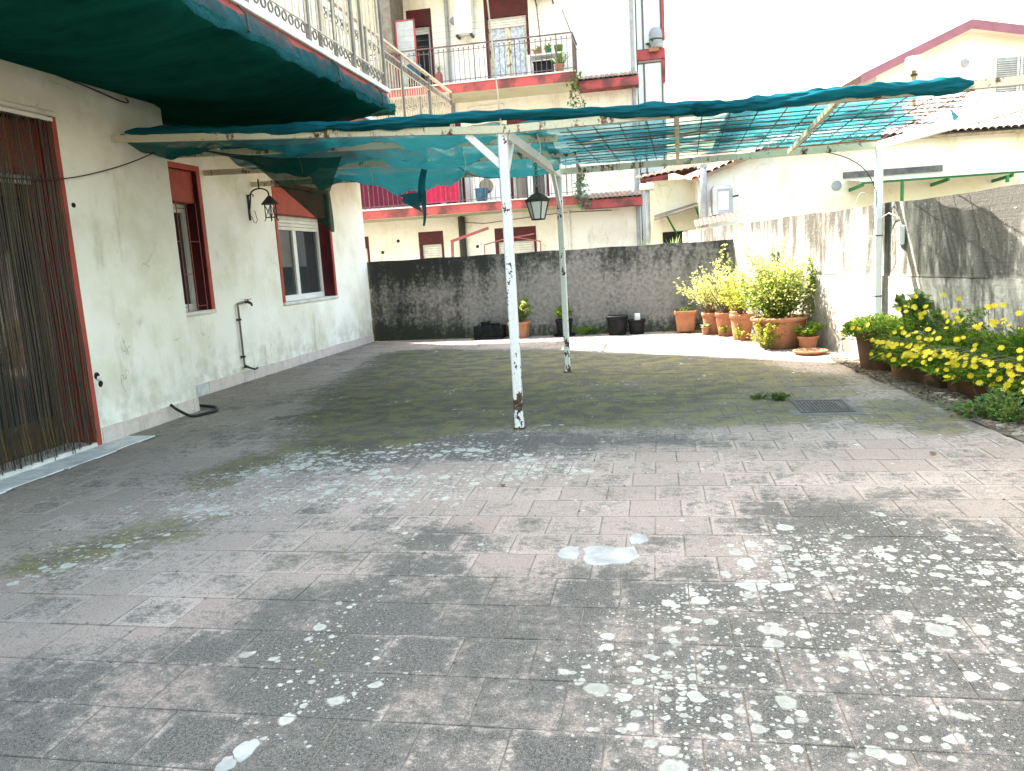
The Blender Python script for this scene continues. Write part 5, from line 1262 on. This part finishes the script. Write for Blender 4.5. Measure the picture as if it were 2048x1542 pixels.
# verge roof over the pale side wall
part('verge_roof', MB().add([fr_(-1.3,-.25,2.70),fr_(.5,-.25,3.34),fr_(.5,3,3.9),fr_(-1.3,3,3.2),fr_(-1.3,-.25,2.62),fr_(.5,-.25,3.26)], [(0,1,2,3),(4,5,1,0)]), M['rooftile'], yb_)
vr_ = MB().grid(lambda u, v: (.07*math.cos(math.pi*(1-u)), v*.5, .05*math.sin(math.pi*u)), 5, 1).mesh('roof_tile'); vr_.materials.append(M['tile_red'])
vt = MB().grid(lambda u, v: (.07*math.cos(math.pi*(1-u)), v*.5, .05*math.sin(math.pi*u)), 5, 1).mesh('roof_tile'); vt.materials.append(M['rooftile'])
for k in range(13): inst('roof_tile', vt, fr_(-1.28+k*.14, -.30, 2.70+k*.05), yb_, rot=(.15,-.34,math.radians(8)))
part('mould_stain_band', MB().beam(fr_(1.75,-.02,2.60), fr_(3.7,-.02,2.62), .045, .12), M['mould'], yb_)  # thin bar drawn for the dark mould stain on the wall
part('round_vent', MB().tube([fr_(1.62,-.02,2.41), fr_(1.62,.02,2.41)], .10, 16), M['greypipe'], yb_)
o = thing('awning_frame', 'green steel awning frame with white sheet on the yellow wall', 'awning', fr_(3, -.3, 2.4))
part('sheet', MB().add([fr_(1.8,-.75,2.42),fr_(5.1,-.75,2.44),fr_(5.1,-.02,2.50),fr_(1.8,-.02,2.50),fr_(1.8,-.75,2.40),fr_(5.1,-.75,2.42)], [(0,1,2,3),(4,5,1,0)]), M['alu'], o)
part('front_tube', MB().beam(fr_(1.85,-.70,2.375), fr_(4.95,-.70,2.40), .04, .035), M['green_paint'], o)
for u in (1.88, 3.5, 4.7): part('bracket', MB().beam(fr_(u,-.70,2.35), fr_(u,-.0,2.30), .04, .06), M['green_paint'], o)
part('upright', MB().beam(fr_(2.62,-.70,0), fr_(2.62,-.70,2.36), .05, .05), M['green_paint'], o)
part('upright', MB().beam(fr_(4.6,-.70,2.22), fr_(4.6,-.70,2.36), .05, .05), M['green_paint'], o)
ob = thing('outbuilding', 'small lean-to with an old tiled roof behind the corner of the walls', 'shed', (.4, 18, 0))
part('wall', MB().box(-.2,1.05,18,20,0,2.84), M['plaster_yellow'], ob)
part('roof_deck', MB().add([(-.4,17.7,2.86),(1.3,17.7,3.05),(1.6,20.2,3.7),(.5,20.2,3.4)], [(0,1,2,3)]), M['rooftile'], ob)
for k in range(12): inst('roof_tile', vt, (-.36+k*.14, 17.66, 2.87+k*.0157), ob, rot=(.2,-.11,0))
part('doorway', MB().box(.12,.85,17.99,18.0-.001,0,1.72), M['darkhole'], ob)
cn = part('canopy', MB().add([(-.05,17.2,1.98),(1.0,17.3,2.25),(1.0,18,2.35),(-.05,18,2.10),(-.05,17.2,1.955),(1.0,17.3,2.225)], [(0,1,2,3),(4,5,1,0)]), M['railgrey'], ob)
for x in (.2, .8): part('strut', MB().beam((x,17.3,2.02+.25*x),(x+.25,17.99,1.62), .03), M['green_paint'], cn)
part('corner_pipe', MB().tube([(-.18,17.6,0),(-.18,17.6,2.62)], .045, 8), M['greypipe'], ob)
part('gutter_head', MB().bbox(-.34,-.04,17.45,17.75,2.62,2.76,.02), M['marble'], ob)
o = thing('flue_pipe', 'thick grey cement flue pipe rising beside the pale side wall', 'flue', (.93, 16.6, 2)); part('pipe', MB().tube([(.93,16.6,1.6),(.93,16.6,2.98)], .085, 12), M['greypipe'], o, True); part('collar', MB().tube([(.93,16.6,2.90),(.93,16.6,2.97)], .105, 12), M['greypipe'], o); part('cap', MB().tube([(.90,16.6,2.97),(.88,16.58,3.12)], .03, 8), M['iron'], o)
o = thing('air_conditioner', 'white air conditioner unit with a rounded cover on the pale side wall', 'air conditioner', fr_(-.75,-.25,1.95))
part('casing', MB().add([fr_(u,d,z) for z in (1.96,2.46) for (u,d) in ((-.95,-.42),(-.88,-.50),(-.62,-.50),(-.56,-.42),(-.56,-.1),(-.95,-.1))]+[fr_(u,d,2.53) for (u,d) in ((-.90,-.38),(-.86,-.42),(-.64,-.42),(-.60,-.38),(-.60,-.1),(-.90,-.1))], [(i, (i+1)%6, 6+(i+1)%6, 6+i) for i in range(6)]+[(6+i, 6+(i+1)%6, 12+(i+1)%6, 12+i) for i in range(6)]+[(12,13,14,15,16,17)]), M['ac'], o)
part('grille', MB().add([fr_(-.86,-.503,2.05),fr_(-.66,-.503,2.05),fr_(-.66,-.503,2.40),fr_(-.86,-.503,2.40)], [(0,1,2,3)]), M['shutter'], o)
part('bracket', MB().beam(fr_(-.9,-.5,1.93), fr_(-.9,0,1.93), .04).beam(fr_(-.6,-.5,1.93), fr_(-.6,0,1.93), .04).tube([fr_(-.56,-.3,2.3),fr_(-.42,-.3,2.32)], .02, 6), M['iron'], o)
o = thing('small_canopy', 'little red tiled canopy over a ledge below the air conditioner', 'canopy', (1.1, 15.9, 1.75))
part('ledge', MB().add([(.78,15.8,1.45),(1.55,15.8,1.45),(1.55,15.8,1.80),(.78,15.8,1.70),(.78,16.3,1.45),(1.55,16.3,1.45),(1.55,16.3,1.80),(.78,16.3,1.70)], [(0,1,2,3),(3,2,6,7),(0,3,7,4),(1,5,6,2)]), M['plaster_white'], o)
for k in range(9): inst('roof_tile', vr_, (.78+k*.085, 15.72, 1.715+k*.012), o, rot=(.28,-.14,0), scale=(.62,1,.62))
for k, (x, y, lab) in enumerate(((-.15, 14.6, 'spiky agave tuft behind the back wall, left'), (.28, 14.4, 'spiky agave tuft behind the back wall, right'))):
    o = thing('agave', lab, 'agave', (x, y, 1.2)); mb = MB()
    for q in range(34):
        a = random.uniform(0,6.283); e = random.uniform(.3,1.3); d = Vector((math.cos(a)*math.cos(e), math.sin(a)*math.cos(e), math.sin(e))); s = d.cross(Vector((0,0,1))).normalized()*.02; b = Vector((x,y,1.22)); l = random.uniform(.26,.42); i = len(mb.v)
        mb.v += [tuple(b-s), tuple(b+s), tuple(b+d*l*.6+s*.8), tuple(b+d*l*.6-s*.8), tuple(b+d*l)]; mb.f += [(i,i+1,i+2,i+3),(i+3,i+2,i+4)]
    part('blades', mb, M['leaf_blue'], o); part('trunk', MB().tube([(x,y,0),(x,y,1.25)], .06, 8), M['twig'], o)
# gabled house
gh = thing('gabled_house', 'pale peach house with a maroon edged gable rising behind the low roofs', 'house', fr_(8, 0, 0, 26))
def gf(u, d, z): return fr_(u, d, z, 26.)
part('wall', MB().add([gf(4.9,.35,0),gf(16,.35,0),gf(16,.35,5.9),gf(7.55,.35,7.45),gf(4.9,.35,6.3)], [(0,1,2,3,4)]), M['gable'], gh)
part('side_wall', MB().add([gf(4.9,9,0),gf(4.9,.35,0),gf(4.9,.35,6.3),gf(4.9,9,6.3)], [(0,1,2,3)]), M['gable'], gh)
part('roof', MB().add([gf(4.3,0,6.26),gf(7.55,0,7.62),gf(7.55,9,7.62),gf(4.3,9,6.26),gf(16,0,6.05),gf(16,9,6.05)], [(0,1,2,3),(1,4,5,2)]), M['maroon'], gh)
part('soffit', MB().add([gf(4.3,0.01,6.02),gf(7.55,0.01,7.38),gf(7.55,.36,7.38),gf(4.3,.36,6.02),gf(16,.01,5.81),gf(16,.36,5.81)], [(0,1,2,3),(1,4,5,2)]), M['gable'], gh)
part('fascia', MB().add([gf(4.3,0,6.0),gf(7.55,0,7.36),gf(7.55,0,7.64),gf(4.3,0,6.28),gf(16,0,5.79),gf(16,0,6.07)], [(0,1,2,3),(1,4,5,2)]), M['maroon'], gh)
part('round_vent', MB().tube([gf(7.55,.30,6.45),gf(7.55,.36,6.45)], .12, 16), M['greypipe'], gh)
wn_ = part('window', MB().add([gf(8.42,.34,5.4),gf(9.9,.34,5.4),gf(9.9,.34,6.53),gf(8.42,.34,6.53)], [(0,1,2,3)]), M['greypipe'], gh, label='grey louvred shutter of the gabled house')
for k in range(16): part('louvre', MB().beam(gf(8.50,.30,5.5+k*.062), gf(9.82,.30,5.5+k*.062), .03, .012), M['shutter'], wn_)
for u in (8.42, 9.1, 9.2, 9.86): part('shutter_stile', MB().beam(gf(u+.03,.31,5.4), gf(u+.03,.31,6.53), .06, .05), M['shutter'], wn_)
o = thing('roof_cowl', 'round white metal chimney cowl on a thin pipe above the tiled roof', 'chimney', (5.98, 20.5, 4.5))
part('cowl', MB().lathe([(0,.30),(.17,.30),(.19,.28),(.19,0),(.17,-.01),(0,-.01)], (5.98,20.5,5.1), 18), M['alu'], o, True); part('pipe', MB().tube([(5.98,20.5,4.3),(5.98,20.5,5.1)], .05, 10), M['wood'], o); part('collar', MB().tube([(5.98,20.5,4.98),(5.98,20.5,5.02)], .08, 10), M['iron'], o)

# ------------------------------------------------------------------ groups of look-alike things
GR = {'plant_pot': 'potted plants of the place', 'planter': 'planters on the terrace', 'weed': 'weeds growing on the terrace', 'cable': 'loose cables', 'tie_cord': 'cord ends dangling from the net',
      'shade_net': 'shade nets over the terrace', 'bucket': 'buckets on the far balconies', 'laundry': 'laundry on the lower far balcony', 'climber': 'climbing shoots on the sunlit wall', 'agave': 'agaves behind the back wall',
      'fallen_leaf': 'fallen leaves on the tiles', 'handrail': 'red rails behind the back wall', 'nursery_pot': 'pots in the crate', 'ivy': 'ivy on the far balconies', 'boundary_wall': 'boundary walls of the terrace'}
for o in bpy.data.objects:
    if o.parent is None and 'label' in o:
        k = o.name.split('.')[0]
        if k in GR: o['group'] = GR[k]
